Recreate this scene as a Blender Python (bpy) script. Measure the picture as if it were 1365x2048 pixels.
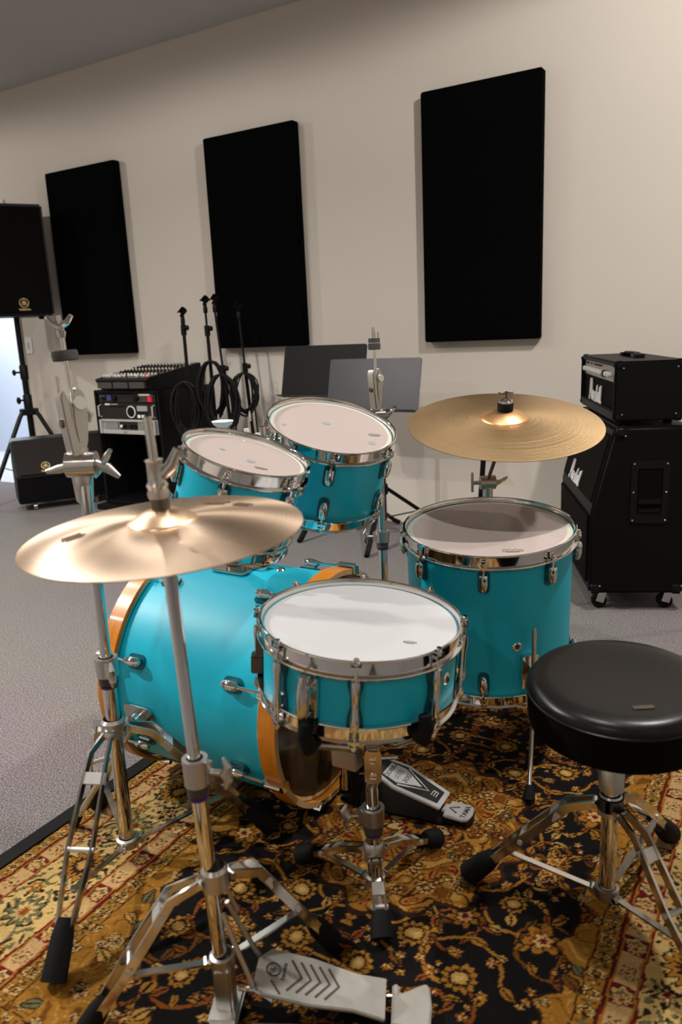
import bpy, bmesh, math, random
import numpy as np
from mathutils import Vector, Matrix, Quaternion

for o in list(bpy.data.objects): bpy.data.objects.remove(o)
scene = bpy.context.scene
COL = scene.collection
R_ = math.radians
PI = math.pi

# ------------------------------------------------------------------ camera, world, lamps, exposure
cam_d = bpy.data.cameras.new('camera'); cam = bpy.data.objects.new('camera', cam_d); COL.objects.link(cam)
cam_d.sensor_fit = 'VERTICAL'; cam_d.sensor_height = 36.0; cam_d.sensor_width = 24.0
cam_d.lens = 27.0; cam_d.clip_start = 0.02
cam.matrix_world = Matrix(((0.86108249, -0.07955704, 0.50220277, 0),
                           (0.5065007, 0.22094858, -0.83344992, 0),
                           (-0.04465418, 0.97203518, 0.23055066, 1.1), (0, 0, 0, 1)))
cam_d.dof.use_dof = True; cam_d.dof.focus_distance = 2.15; cam_d.dof.aperture_fstop = 4.0
scene.camera = cam

w = bpy.data.worlds.new('room_world'); scene.world = w; w.use_nodes = True
w.node_tree.nodes['Background'].inputs[0].default_value = (0.5, 0.55, 0.65, 1)
w.node_tree.nodes['Background'].inputs[1].default_value = 0.02

vs = scene.view_settings
vs.view_transform = 'Standard'; vs.look = 'None'; vs.gamma = 1.0; vs.use_curve_mapping = False
vs.exposure = 0.35

CEIL = 2.81
WY = 3.888
XL, XR, YF = -7.0, 2.3, -2.6
# recessed ceiling downlights: (x, y, watts, beam angle, edge softness)
LAMPS = [(-0.62, 1.08, 60, 150, .4), (0.15, 2.20, 150, 179, .15), (-3.10, 2.80, 9, 170, .3), (-5.9, 1.70, 76, 179, .15),
         (-3.35, 0.15, 300, 136, .45), (-3.25, 1.05, 85, 136, .45), (-3.20, 1.95, 36, 140, .4), (-3.8, -1.0, 55, 136, .4), (-0.5, -1.7, 34, 150, .4), (1.8, -0.6, 6, 150, .4)]  # next-to-last lamp is an added fill for the camera-facing drum shells

# ------------------------------------------------------------------ helpers
def tag(o, label=None, cat=None, group=None, kind=None):
    if label: o['label'] = label
    if cat: o['category'] = cat
    if group: o['group'] = group
    if kind: o['kind'] = kind
    return o

def thing(name, label, cat, M=None, group=None):
    o = bpy.data.objects.new(name, None); COL.objects.link(o)
    o.empty_display_size = 0.05
    if M is not None:
        o.matrix_world = M if isinstance(M, Matrix) else Matrix.Translation(Vector(M))
    return tag(o, label, cat, group)

def V(*a): return Vector(a)

def fr(o, z, x=(1, 0, 0)):
    z = Vector(z).normalized(); x = Vector(x); x = (x - z * x.dot(z)).normalized(); y = z.cross(x)
    return Matrix(((x.x, y.x, z.x, o[0]), (x.y, y.y, z.y, o[1]), (x.z, y.z, z.z, o[2]), (0, 0, 0, 1)))

def facing(o, n=(0, 0, 1)):
    """frame at o with Z=n, X to the right as seen from the camera spot, Y away"""
    f = Vector((o[0], o[1], 0)).normalized()
    return fr(o, n, (f.y, -f.x, 0))

class MB:
    def __init__(s): s.v = []; s.f = []
    def add(s, vs_, fs, M=None):
        k = len(s.v)
        s.v += [tuple(M @ Vector(p)) for p in vs_] if M is not None else [tuple(p) for p in vs_]
        s.f += [tuple(i + k for i in f) for f in fs]
        return s
    def box(s, c, d, M=None):
        x, y, z = d[0] / 2, d[1] / 2, d[2] / 2
        vv = [(c[0] + a * x, c[1] + b * y, c[2] + e * z) for a in (-1, 1) for b in (-1, 1) for e in (-1, 1)]
        return s.add(vv, [(0, 1, 3, 2), (4, 6, 7, 5), (0, 4, 5, 1), (2, 3, 7, 6), (0, 2, 6, 4), (1, 5, 7, 3)], M)
    def tube(s, pts, r, seg=10, closed=False, sec=None, up=None, M=None, caps=True):
        """sweep a circle (or section sec) along pts; r scalar or list"""
        P = [Vector(p) for p in pts]; n = len(P)
        rr = r if isinstance(r, (list, tuple)) else [r] * n
        T = []
        for i in range(n):
            a = P[(i - 1) % n] if (closed or i > 0) else P[i]
            b = P[(i + 1) % n] if (closed or i < n - 1) else P[i]
            t = b - a
            T.append(t.normalized() if t.length > 1e-9 else Vector((0, 0, 1)))
        if up is not None: u = Vector(up)
        else: u = Vector((0, 0, 1)) if abs(T[0].z) < .9 else Vector((1, 0, 0))
        u = u - T[0] * u.dot(T[0]); u.normalize()
        if sec is None: sec = [(math.cos(2 * PI * k / seg), math.sin(2 * PI * k / seg)) for k in range(seg)]
        m = len(sec); vv = []; ff = []
        for i in range(n):
            if i:
                if up is not None:
                    u2 = Vector(up) - T[i] * Vector(up).dot(T[i])
                    if u2.length > 1e-4: u = u2
                else: u = u - T[i] * u.dot(T[i])
                u.normalize()
            b = T[i].cross(u)
            vv += [P[i] + (u * q[0] + b * q[1]) * rr[i] for q in sec]
        for i in range(n if closed else n - 1):
            j = (i + 1) % n
            for k in range(m):
                l = (k + 1) % m
                ff.append((i * m + k, i * m + l, j * m + l, j * m + k))
        if not closed and caps:
            ff.append(tuple(range(m))[::-1]); ff.append(tuple((n - 1) * m + k for k in range(m)))
        return s.add(vv, ff, M)
    def bar(s, pts, wd, th, up=(0, 0, 1), M=None):
        """flat bar: wd across, th along up"""
        return s.tube(pts, 1.0, sec=[(-th / 2, -wd / 2), (th / 2, -wd / 2), (th / 2, wd / 2), (-th / 2, wd / 2)], up=up, M=M)
    def lathe(s, prof, seg=32, M=None, closed=False):
        vv = []; ff = []; idx = []
        for r, z in prof:
            if r < 1e-7: idx.append((len(vv), 1)); vv.append((0, 0, z))
            else:
                idx.append((len(vv), seg)); vv += [(r * math.cos(2 * PI * k / seg), r * math.sin(2 * PI * k / seg), z) for k in range(seg)]
        n = len(prof)
        for i in range(n if closed else n - 1):
            a, na = idx[i]; b, nb = idx[(i + 1) % n]
            for k in range(seg):
                l = (k + 1) % seg
                if na == 1 and nb == 1: continue
                if na == 1: ff.append((a, b + k, b + l))
                elif nb == 1: ff.append((a + k, b, a + l))
                else: ff.append((a + k, b + k, b + l, a + l))
        return s.add(vv, ff, M)
    def cyl(s, p0, p1, r, seg=16, r1=None):
        return s.tube([p0, p1], [r, r if r1 is None else r1], seg)
    def prism(s, poly, z0, z1, M=None):
        n = len(poly)
        vv = [(p[0], p[1], z0) for p in poly] + [(p[0], p[1], z1) for p in poly]
        ff = [tuple(range(n))[::-1], tuple(range(n, 2 * n))] + [(i, (i + 1) % n, (i + 1) % n + n, i + n) for i in range(n)]
        return s.add(vv, ff, M)
    def sphere(s, c, r, sx=1, sy=1, sz=1, seg=14, rings=8, M=None):
        prof = [(r * math.sin(PI * i / rings) if 0 < i < rings else 0, -r * math.cos(PI * i / rings)) for i in range(rings + 1)]
        MM = Matrix.Translation(Vector(c)) @ Matrix.Diagonal((sx, sy, sz, 1))
        return s.lathe(prof, seg, MM if M is None else M @ MM)
    def wing(s, c, d, span, r, seg=8, M=None):
        """wing nut: two ears"""
        c = Vector(c); d = Vector(d).normalized()
        for sg in (-1, 1):
            s.tube([c, c + d * sg * span * .5, c + d * sg * span], [r * .9, r, r * .55], seg, M=M)
        return s
    def mesh(s, name, bevel=0, ang=38, segs=2):
        me = bpy.data.meshes.new(name); me.from_pydata(s.v, [], s.f)
        bm = bmesh.new(); bm.from_mesh(me)
        bmesh.ops.recalc_face_normals(bm, faces=bm.faces)
        if bevel:
            ed = [e for e in bm.edges if len(e.link_faces) == 2 and e.calc_face_angle(0) > R_(30)]
            bmesh.ops.bevel(bm, geom=ed, offset=bevel, segments=segs, affect='EDGES', clamp_overlap=True)
        bm.to_mesh(me); bm.free()
        me.polygons.foreach_set('use_smooth', [True] * len(me.polygons))
        me.set_sharp_from_angle(angle=R_(ang))
        return me
    def build(s, name, mat, parent=None, bevel=0, M=None, ang=38, label=None, segs=2):
        me = s.mesh(name, bevel, ang, segs)
        me.materials.append(mat)
        o = bpy.data.objects.new(name, me); COL.objects.link(o)
        if parent is not None: o.parent = parent
        if M is not None: o.matrix_local = M
        if label: o['label'] = label
        return o

def inst(src, parent, M, name=None):
    """copy of a part (and its sub-parts) sharing mesh data"""
    o = src.copy(); COL.objects.link(o); o.parent = parent; o.matrix_local = M
    for ch in src.children:
        c = ch.copy(); COL.objects.link(c); c.parent = o; c.matrix_basis = ch.matrix_basis.copy()
    return o

def rrect(w_, h_, r, n=5):
    out = []
    for cx, cy, a0 in ((w_ / 2 - r, h_ / 2 - r, 0), (-w_ / 2 + r, h_ / 2 - r, 90), (-w_ / 2 + r, -h_ / 2 + r, 180), (w_ / 2 - r, -h_ / 2 + r, 270)):
        for k in range(n + 1):
            a = R_(a0 + 90 * k / n); out.append((cx + r * math.cos(a), cy + r * math.sin(a)))
    return out

def ngon(r, n, a0=0, c=(0, 0)): return [(c[0] + r * math.cos(a0 + 2 * PI * k / n), c[1] + r * math.sin(a0 + 2 * PI * k / n)) for k in range(n)]

def text(body, size, mat, parent, M, name='lettering', ext=.0006, shear=0, bold=0.0, space=1.0):
    cu = bpy.data.curves.new('t', 'FONT'); cu.body = body; cu.size = size; cu.extrude = ext; cu.shear = shear
    cu.align_x = 'CENTER'; cu.align_y = 'CENTER'; cu.offset = bold; cu.space_character = space; cu.resolution_u = 3
    ob = bpy.data.objects.new('t', cu); COL.objects.link(ob)
    dg = bpy.context.evaluated_depsgraph_get(); dg.update()
    me = bpy.data.meshes.new_from_object(ob.evaluated_get(dg)); me.name = name
    bpy.data.objects.remove(ob)
    me.materials.clear(); me.materials.append(mat)
    o = bpy.data.objects.new(name, me); COL.objects.link(o); o.parent = parent; o.matrix_local = M
    return o

# ------------------------------------------------------------------ materials (all procedural)
def mat(name, col, rough=.5, metal=0., spec=.5, var=0., vscale=30., rvar=0., bump=0., bscale=200., coat=0., emit=0., aniso=0., col2=None, trans=0., ior=1.45):
    m = bpy.data.materials.new(name); m.use_nodes = True
    nt = m.node_tree; b = nt.nodes['Principled BSDF']; L = nt.links
    b.inputs['Base Color'].default_value = (*col, 1); b.inputs['Roughness'].default_value = rough
    b.inputs['Metallic'].default_value = metal; b.inputs['Specular IOR Level'].default_value = spec
    b.inputs['Coat Weight'].default_value = coat; b.inputs['Coat Roughness'].default_value = .08
    b.inputs['IOR'].default_value = ior; b.inputs['Transmission Weight'].default_value = trans
    if emit:
        b.inputs['Emission Color'].default_value = (*col, 1); b.inputs['Emission Strength'].default_value = emit
    tc = nt.nodes.new('ShaderNodeTexCoord')
    if var or rvar:
        nz = nt.nodes.new('ShaderNodeTexNoise'); nz.inputs['Scale'].default_value = vscale; nz.inputs['Detail'].default_value = 5
        L.new(tc.outputs['Object'], nz.inputs['Vector'])
        if var:
            mx = nt.nodes.new('ShaderNodeMix'); mx.data_type = 'RGBA'
            c2 = col2 or tuple(max(0, c * (1 - var)) for c in col); c1 = col if col2 else tuple(c * (1 + var * .5) for c in col)
            mx.inputs[6].default_value = (*c1, 1); mx.inputs[7].default_value = (*c2, 1)
            L.new(nz.outputs['Fac'], mx.inputs[0]); L.new(mx.outputs[2], b.inputs['Base Color'])
        if rvar:
            mr = nt.nodes.new('ShaderNodeMapRange'); mr.inputs['To Min'].default_value = max(0, rough - rvar); mr.inputs['To Max'].default_value = rough + rvar
            L.new(nz.outputs['Fac'], mr.inputs['Value']); L.new(mr.outputs[0], b.inputs['Roughness'])
    if bump:
        n2 = nt.nodes.new('ShaderNodeTexNoise'); n2.inputs['Scale'].default_value = bscale; n2.inputs['Detail'].default_value = 3
        bp = nt.nodes.new('ShaderNodeBump'); bp.inputs['Strength'].default_value = bump; bp.inputs['Distance'].default_value = .002
        L.new(tc.outputs['Object'], n2.inputs['Vector']); L.new(n2.outputs['Fac'], bp.inputs['Height']); L.new(bp.outputs[0], b.inputs['Normal'])
    if aniso:
        b.inputs['Anisotropic'].default_value = aniso
        tg = nt.nodes.new('ShaderNodeTangent'); tg.direction_type = 'RADIAL'; tg.axis = 'Z'
        L.new(tg.outputs[0], b.inputs['Tangent'])
    m['_bsdf'] = b.name
    return m

def carpet_mat():
    m = mat('carpet', (.25, .225, .22), .95, spec=.1)
    nt = m.node_tree; L = nt.links; b = nt.nodes['Principled BSDF']
    tc = nt.nodes.new('ShaderNodeTexCoord')
    a = nt.nodes.new('ShaderNodeTexNoise'); a.inputs['Scale'].default_value = 210; a.inputs['Detail'].default_value = 2; a.inputs['Roughness'].default_value = .7
    c = nt.nodes.new('ShaderNodeTexVoronoi'); c.inputs['Scale'].default_value = 260
    g = nt.nodes.new('ShaderNodeTexNoise'); g.inputs['Scale'].default_value = 1.3
    for q in (a, c, g): L.new(tc.outputs['Object'], q.inputs['Vector'])
    rp = nt.nodes.new('ShaderNodeValToRGB')
    e = rp.color_ramp.elements; e[0].position = .3; e[0].color = (.075, .068, .068, 1); e[1].position = .70; e[1].color = (.40, .368, .365, 1)
    L.new(a.outputs['Fac'], rp.inputs[0])
    mx = nt.nodes.new('ShaderNodeMix'); mx.data_type = 'RGBA'; mx.blend_type = 'MULTIPLY'; mx.inputs[0].default_value = .25
    L.new(rp.outputs[0], mx.inputs[6]); L.new(g.outputs['Color'], mx.inputs[7]); L.new(mx.outputs[2], b.inputs['Base Color'])
    bp = nt.nodes.new('ShaderNodeBump'); bp.inputs['Strength'].default_value = .8; bp.inputs['Distance'].default_value = .004
    L.new(c.outputs['Distance'], bp.inputs['Height']); L.new(bp.outputs[0], b.inputs['Normal'])
    return m

def cymbal_mat(name, col, rough, aniso, groove):
    m = mat(name, col, rough, 1.0, aniso=aniso)
    nt = m.node_tree; L = nt.links; b = nt.nodes['Principled BSDF']
    tc = nt.nodes.new('ShaderNodeTexCoord'); sp = nt.nodes.new('ShaderNodeSeparateXYZ'); L.new(tc.outputs['Object'], sp.inputs[0])
    cb = nt.nodes.new('ShaderNodeCombineXYZ'); L.new(sp.outputs[0], cb.inputs[0]); L.new(sp.outputs[1], cb.inputs[1])
    ln = nt.nodes.new('ShaderNodeVectorMath'); ln.operation = 'LENGTH'; L.new(cb.outputs[0], ln.inputs[0])
    cr = nt.nodes.new('ShaderNodeCombineXYZ'); L.new(ln.outputs['Value'], cr.inputs[0])
    nz = nt.nodes.new('ShaderNodeTexNoise'); nz.inputs['Scale'].default_value = 330; nz.inputs['Detail'].default_value = 3
    L.new(cr.outputs[0], nz.inputs['Vector'])
    bp = nt.nodes.new('ShaderNodeBump'); bp.inputs['Strength'].default_value = groove; bp.inputs['Distance'].default_value = .0012
    L.new(nz.outputs['Fac'], bp.inputs['Height']); L.new(bp.outputs[0], b.inputs['Normal'])
    n2 = nt.nodes.new('ShaderNodeTexNoise'); n2.inputs['Scale'].default_value = 9; n2.inputs['Detail'].default_value = 6
    L.new(tc.outputs['Object'], n2.inputs['Vector'])
    mx = nt.nodes.new('ShaderNodeMix'); mx.data_type = 'RGBA'
    mx.inputs[6].default_value = (*col, 1); mx.inputs[7].default_value = (*[c * .72 for c in col], 1)
    ad = nt.nodes.new('ShaderNodeMath'); ad.operation = 'MULTIPLY'; L.new(n2.outputs['Fac'], ad.inputs[0]); L.new(nz.outputs['Fac'], ad.inputs[1])
    a2 = nt.nodes.new('ShaderNodeMath'); a2.operation = 'MULTIPLY'; a2.inputs[1].default_value = 2.2; L.new(ad.outputs[0], a2.inputs[0])
    L.new(a2.outputs[0], mx.inputs[0]); L.new(mx.outputs[2], b.inputs['Base Color'])
    return m

def wood_mat():
    m = mat('amber_wood', (.5, .17, .02), .32, coat=.25)
    nt = m.node_tree; L = nt.links; b = nt.nodes['Principled BSDF']
    tc = nt.nodes.new('ShaderNodeTexCoord'); mp = nt.nodes.new('ShaderNodeMapping'); mp.inputs['Scale'].default_value = (3, 3, 60)
    nz = nt.nodes.new('ShaderNodeTexNoise'); nz.inputs['Scale'].default_value = 4; nz.inputs['Detail'].default_value = 6
    L.new(tc.outputs['Object'], mp.inputs[0]); L.new(mp.outputs[0], nz.inputs['Vector'])
    rp = nt.nodes.new('ShaderNodeValToRGB'); e = rp.color_ramp.elements
    e[0].position = .3; e[0].color = (.52, .155, .006, 1); e[1].position = .7; e[1].color = (.66, .235, .012, 1)
    L.new(nz.outputs['Fac'], rp.inputs[0]); L.new(rp.outputs[0], b.inputs['Base Color'])
    return m

CHROME = mat('chrome', (.72, .71, .69), .07, 1.0, rvar=.04, vscale=60)
CHROME_W = mat('worn_chrome', (.60, .58, .55), .16, 1.0, rvar=.08, vscale=40)
CAST = mat('cast_metal', (.52, .50, .47), .34, 1.0, rvar=.08, vscale=80)
DARKSTEEL = mat('dark_steel', (.16, .14, .12), .3, 1.0, rvar=.1, vscale=70)
TEAL = mat('turquoise_wrap', (.0, .44, .61), .42, spec=.5, var=.05, vscale=3)
TEAL_D = mat('turquoise_gasket', (.001, .085, .12), .3, spec=.4, rvar=.05)
WOOD = wood_mat()
WOOD_IN = mat('hoop_edge_wood', (.55, .34, .15), .5, var=.3, vscale=60)
HEAD_W = mat('coated_head', (.46, .46, .47), .6, var=.03, vscale=20, bump=.1, bscale=900)
HEAD_C = mat('film_head', (.44, .37, .345), .07, spec=.65, var=.04, vscale=5)
HEAD_RIM = mat('head_collar', (.56, .53, .46), .3, rvar=.05)
HEAD_BD = mat('bass_film_head', (.055, .033, .015), .12, spec=.6, var=.3, vscale=6)
HEAD_RES = mat('resonant_head', (.55, .52, .48), .2, var=.05, vscale=5)
DOT = mat('grey_dot', (.30, .31, .33), .4, rvar=.1)
INK = mat('dark_ink', (.05, .04, .035), .6, rvar=.1)
FADED = mat('faded_ink', (.22, .17, .14), .6, rvar=.1)
FADED2 = mat('faded_brown_ink', (.16, .10, .055), .6, var=.5, vscale=150)
RUBBER = mat('black_rubber', (.006, .006, .006), .75, spec=.2, var=.4, vscale=50)
BLACK = mat('black_metal', (.004, .004, .004), .38, spec=.25, rvar=.1, vscale=60)
BLACKP = mat('black_plastic', (.004, .004, .0045), .45, spec=.22, bump=.15, bscale=500)
FELT = mat('grey_felt', (.085, .08, .078), .95, spec=.05, var=.5, vscale=300, bump=.6, bscale=700)
FABRIC = mat('black_panel_fabric', (.0022, .0021, .0021), .95, spec=.03, var=.3, vscale=400, bump=.3, bscale=900)
GRILLE = mat('black_grille', (.005, .004, .004), .75, spec=.08, var=.5, vscale=700, bump=.6, bscale=900)
GRILLE2 = mat('brown_black_grille', (.016, .011, .010), .6, spec=.2, var=.5, vscale=700, bump=.5, bscale=900)
TOLEX = mat('black_tolex', (.003, .003, .003), .45, spec=.14, bump=.35, bscale=650, rvar=.08, vscale=300)
VINYL = mat('black_vinyl', (.005, .0045, .004), .31, spec=.32, bump=.06, bscale=420, rvar=.06, vscale=40)
VELVET = mat('black_seat_side', (.003, .003, .003), .9, spec=.08, var=.4, vscale=200)
WALL = mat('cream_wall_paint', (.64, .585, .52), .75, spec=.25, var=.03, vscale=1.5, bump=.05, bscale=300)
CEILM = mat('ceiling_paint', (.50, .49, .49), .9, spec=.1, var=.03, vscale=2)
CARPET = carpet_mat()
TRIMM = mat('door_trim_paint', (.62, .60, .56), .45, rvar=.05)
BLUEWALL = mat('pale_blue_paint', (.62, .68, .80), .7, var=.03, vscale=2)
TILE = mat('pale_vinyl_floor', (.55, .56, .58), .35, var=.06, vscale=4)
SILVER = mat('silver_panel', (.62, .61, .59), .35, .6, rvar=.05, vscale=90)
GREYPANEL = mat('grey_control_panel', (.36, .355, .33), .4, .3, rvar=.05)
WHITE = mat('white_plastic', (.80, .79, .77), .4, rvar=.05)
GOLDINK = mat('gold_print', (.72, .55, .22), .4, .3, rvar=.05)
PALEINK = mat('pale_print', (.70, .66, .58), .5, rvar=.05)
RED = mat('red_switch', (.55, .01, .03), .3, emit=.35)
BLUEP = mat('blue_label', (.05, .05, .25), .4, rvar=.05)
DISPLAY = mat('grey_display', (.30, .31, .30), .3, rvar=.03)
DKPANEL = mat('dark_rack_panel', (.014, .012, .011), .4, spec=.4, rvar=.08)
DESK = mat('music_desk_enamel', (.004, .0035, .0035), .42, spec=.25, rvar=.05, vscale=12)
DESK2 = mat('grey_desk_enamel', (.07, .068, .074), .33, .7, spec=.5, rvar=.04, vscale=12)
STEELPLATE = mat('brushed_steel_plate', (.56, .55, .54), .38, .55, rvar=.1, vscale=80)
PEDALGREY = mat('grey_cast_plate', (.34, .325, .29), .5, .25, var=.2, vscale=40)
PURPLE = mat('violet_band', (.05, .015, .13), .4, rvar=.05)
CABLE = mat('black_cable', (.006, .006, .006), .5, spec=.3, rvar=.1)
RIDE = cymbal_mat('aged_bronze', (.72, .50, .27), .40, .5, .8)
RIDEBELL = mat('bronze_bell', (.72, .42, .20), .40, 1.0, rvar=.05)
CRASH = cymbal_mat('bright_bronze', (.98, .74, .54), .33, .85, .06)
CRASHBELL = mat('bright_bronze_bell', (.97, .70, .46), .34, 1.0, rvar=.05)
LAMPGLOW = mat('lamp_lens', (1, .93, .82), .5, emit=14)

# ================================================================== the room
def struct(name, mb, m, parent=None, **k):
    o = mb.build(name, m, parent, **k)
    if parent is None: o['kind'] = 'structure'
    return o

DX0, DX1, DH = -6.1, -5.12, 2.06          # doorway in the back wall
struct('floor', MB().box(((XL + XR) / 2, (YF + WY) / 2, -.05), (XR - XL + .3, WY - YF + .06, .1)), CARPET)
mbw = MB()
mbw.box(((DX1 + XR) / 2 + .05, WY + .06, CEIL / 2), (XR - DX1 + .1, .12, CEIL))
mbw.box(((XL + DX0) / 2 - .05, WY + .06, CEIL / 2), (DX0 - XL + .1, .12, CEIL))
mbw.box(((DX0 + DX1) / 2, WY + .06, (DH + CEIL) / 2), (DX1 - DX0, .12, CEIL - DH))
struct('wall_back', mbw, WALL)
struct('wall_left', MB().box((XL - .06, (YF + WY) / 2, CEIL / 2), (.12, WY - YF, CEIL)), WALL)
struct('wall_right', MB().box((XR + .06, (YF + WY) / 2, CEIL / 2), (.12, WY - YF, CEIL)), WALL)
struct('wall_front', MB().box(((XL + XR) / 2, YF - .06, CEIL / 2), (XR - XL + .3, .12, CEIL)), WALL)
struct('ceiling', MB().box(((XL + XR) / 2, (YF + WY) / 2, CEIL + .05), (XR - XL + .3, WY - YF + .3, .1)), CEILM)
# doorway trim and the pale room beyond
tr = MB()
tr.box((DX1 + .03, WY - .008, DH / 2), (.065, .02, DH)); tr.box((DX0 - .03, WY - .008, DH / 2), (.065, .02, DH))
tr.box(((DX0 + DX1) / 2, WY - .008, DH + .03), (DX1 - DX0 + .125, .02, .065))
tr.box((DX1 - .008, WY + .06, DH / 2), (.016, .13, DH)); tr.box((DX0 + .008, WY + .06, DH / 2), (.016, .13, DH))
tr.box(((DX0 + DX1) / 2, WY + .06, DH - .008), (DX1 - DX0, .13, .016))
struct('trim_1', tr, TRIMM, bevel=.003)
struct('floor_2', MB().box((-6.6, 4.75, -.05), (5.2, 1.6, .1)), TILE)
struct('wall_2', MB().box((-6.6, 5.2, 1.3), (5.2, .1, 2.6)), BLUEWALL)
struct('wall_3', MB().box((-4.2, 4.6, 1.3), (.1, 1.2, 2.6)), BLUEWALL)
struct('wall_4', MB().box((-9.1, 4.6, 1.3), (.1, 1.2, 2.6)), BLUEWALL)
struct('ceiling_2', MB().box((-6.6, 4.6, 2.65), (5.2, 1.3, .1)), CEILM)
la = bpy.data.lights.new('hall_daylight_fill', 'AREA'); la.energy = 72; la.color = (.86, .92, 1); la.shape = 'RECTANGLE'; la.size = 1.2; la.size_y = .6  # added unseen area light standing in for daylight beyond the doorway
lo = bpy.data.objects.new('hall_daylight_fill', la); COL.objects.link(lo); lo.location = (-6.7, 4.55, 2.58)

# light switch
t = thing('light_switch', 'pale wall switch plate beside the doorway', 'switch', (-5.0, WY, 1.09))
MB().box((0, -.005, 0), (.075, .01, .12)).build('plate', WHITE, t, bevel=.002)
MB().box((0, -.012, 0), (.025, .008, .05)).build('rocker', TRIMM, t, bevel=.002)

# ceiling downlights
names = ['over the drum kit', 'nearest the guitar amplifier', 'in the left row, closest to the back wall', 'nearest the doorway',
         'in the left row, nearest the front', 'in the left row, second from the front', 'in the left row, third from the front',
         'in the far left front area', 'added behind the camera as fill for the drum shells', 'in the right front area']
for i, (x, y, e, ba, bs) in enumerate(LAMPS):
    t = thing('ceiling_downlight', 'round recessed ceiling downlight ' + names[i], 'downlight', (x, y, CEIL), 'recessed ceiling downlights')
    MB().lathe([(.052, 0), (.075, 0), (.078, -.006), (.055, -.010), (.052, -.004)], 32, closed=True).build('trim_ring', WHITE, t)
    MB().lathe([(0, -.003), (.052, -.003)], 24).build('lens', LAMPGLOW, t)
    l = bpy.data.lights.new('downlight_lamp', 'SPOT'); l.energy = e; l.color = (1, .955, .90)
    l.spot_size = R_(ba); l.spot_blend = bs; l.shadow_soft_size = .04
    o = bpy.data.objects.new('downlight_lamp', l); COL.objects.link(o); o.location = (x, y, CEIL - .02)

# acoustic panels
for (x0, x1, z0, z1, lab) in ((-1.738, -1.128, 1.015, 2.226, 'tall black fabric acoustic panel on the wall, rightmost above the ride cymbal'),
                              (-3.140, -2.500, 1.020, 2.226, 'tall black fabric acoustic panel on the wall, middle one above the music stands'),
                              (-4.534, -3.880, 1.010, 2.218, 'tall black fabric acoustic panel on the wall, leftmost above the mixer')):
    o = MB().box((0, 0, 0), (x1 - x0, .06, z1 - z0)).build('acoustic_panel', FABRIC, None, bevel=.006, M=Matrix.Translation(((x0 + x1) / 2, WY - .031, (z0 + z1) / 2)))
    tag(o, lab, 'acoustic panel', 'acoustic panels on the back wall')

# ------------------------------------------------------------------ logos
MARSH = [[(-.02, .12), (.05, 0), (.11, .15), (.23, .88), (.29, .32), (.33, .28), (.48, .88), (.49, .22), (.56, .04)],
         [(.86, .36), (.75, .40), (.66, .2), (.72, .02), (.82, .1), (.88, .38), (.86, .1), (.94, .03)],
         [(.98, 0), (1.05, .38), (1.07, .28), (1.17, .36)],
         [(1.38, .35), (1.28, .37), (1.26, .26), (1.36, .14), (1.32, .02), (1.20, .04)],
         [(1.44, 0), (1.54, .60), (1.60, .68), (1.58, .55), (1.48, .15), (1.58, .36), (1.66, .3), (1.63, .05), (1.70, .03)],
         [(1.92, .36), (1.81, .40), (1.72, .2), (1.78, .02), (1.88, .1), (1.94, .38), (1.92, .1), (2.0, .03)],
         [(2.02, .05), (2.12, .62), (2.17, .66), (2.15, .55), (2.05, .1), (2.13, .0)],
         [(2.20, .05), (2.31, .68), (2.36, .72), (2.34, .6), (2.23, .1), (2.33, .0)]]
def script_logo(parent, M, width, mat_=WHITE):
    s = width / 2.4; mb = MB()
    for st in MARSH: mb.tube([((x - 1.18) * s, (y - .4) * s, .002) for x, y in st], .040 * s, 6)
    return mb.build('script_logo', mat_, parent, M=M, label='raised white script logo')
def fork_emblem(parent, M, r, m=GOLDINK, word=True):
    mb = MB(); ring = [(r * math.cos(a), r * math.sin(a), 0) for a in [2 * PI * k / 28 for k in range(28)]]
    mb.tube(ring, r * .09, 6, closed=True)
    for k in range(3):
        a = R_(90 + 120 * k); d = Vector((math.cos(a), math.sin(a), 0)); p = Vector((-d.y, d.x, 0))
        mb.bar([-d * r * .62, d * r * .1], r * .1, r * .05)
        for sg in (-1, 1): mb.bar([p * sg * r * .04 + d * r * .1, p * sg * r * .16 + d * r * .2, p * sg * r * .16 + d * r * .86], r * .09, r * .05)
    mb.build('emblem', m, parent, M=M, label='round gold emblem of three crossed forks')
    if word: text('YAMAHA', r * .62, m, parent, M @ Matrix.Translation((0, -r * 1.5, 0)), 'maker_name', bold=.0004)

def knob(mb, M, r, h_, seg=12): mb.lathe([(0, h_), (r * .85, h_), (r, h_ * .8), (r, 0)], seg, M)

# ------------------------------------------------------------------ loudspeaker on tripod, floor monitor (they face the drummer's corner)
SU = V(.545, .838, 0); SN = V(.838, -.545, 0)          # width direction, facing direction
PB = V(-4.728, 3.60, 0)
SF = Matrix(((SU.x, -SN.x, 0, PB.x), (SU.y, -SN.y, 0, PB.y), (0, 0, 1, 0), (0, 0, 0, 1)))   # x width, y back, z up
t = thing('speaker_tripod', 'black tripod stand carrying the tall loudspeaker', 'speaker stand', SF)
MB().cyl((0, 0, .12), (0, 0, .92), .0215).build('lower_pole', BLACK, t)
MB().cyl((0, 0, .80), (0, 0, 1.30), .0175).build('upper_pole', BLACK, t)
mb = MB(); mb.lathe([(.028, .86), (.028, .95), (.022, .96)], 16); mb.cyl((-.0, 0, .91), (-.055, -.01, .91), .007); mb.sphere((-.065, -.012, .91), .022, .6); mb.build('height_clamp', BLACKP, t)
mb = MB(); mb.lathe([(.030, .655), (.030, .745), (.024, .755)], 16); mb.cyl((0, 0, .715), (-.05, -.01, .715), .007); mb.sphere((-.06, -.012, .715), .026, .6); mb.build('lock_knob', BLACKP, t)
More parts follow.
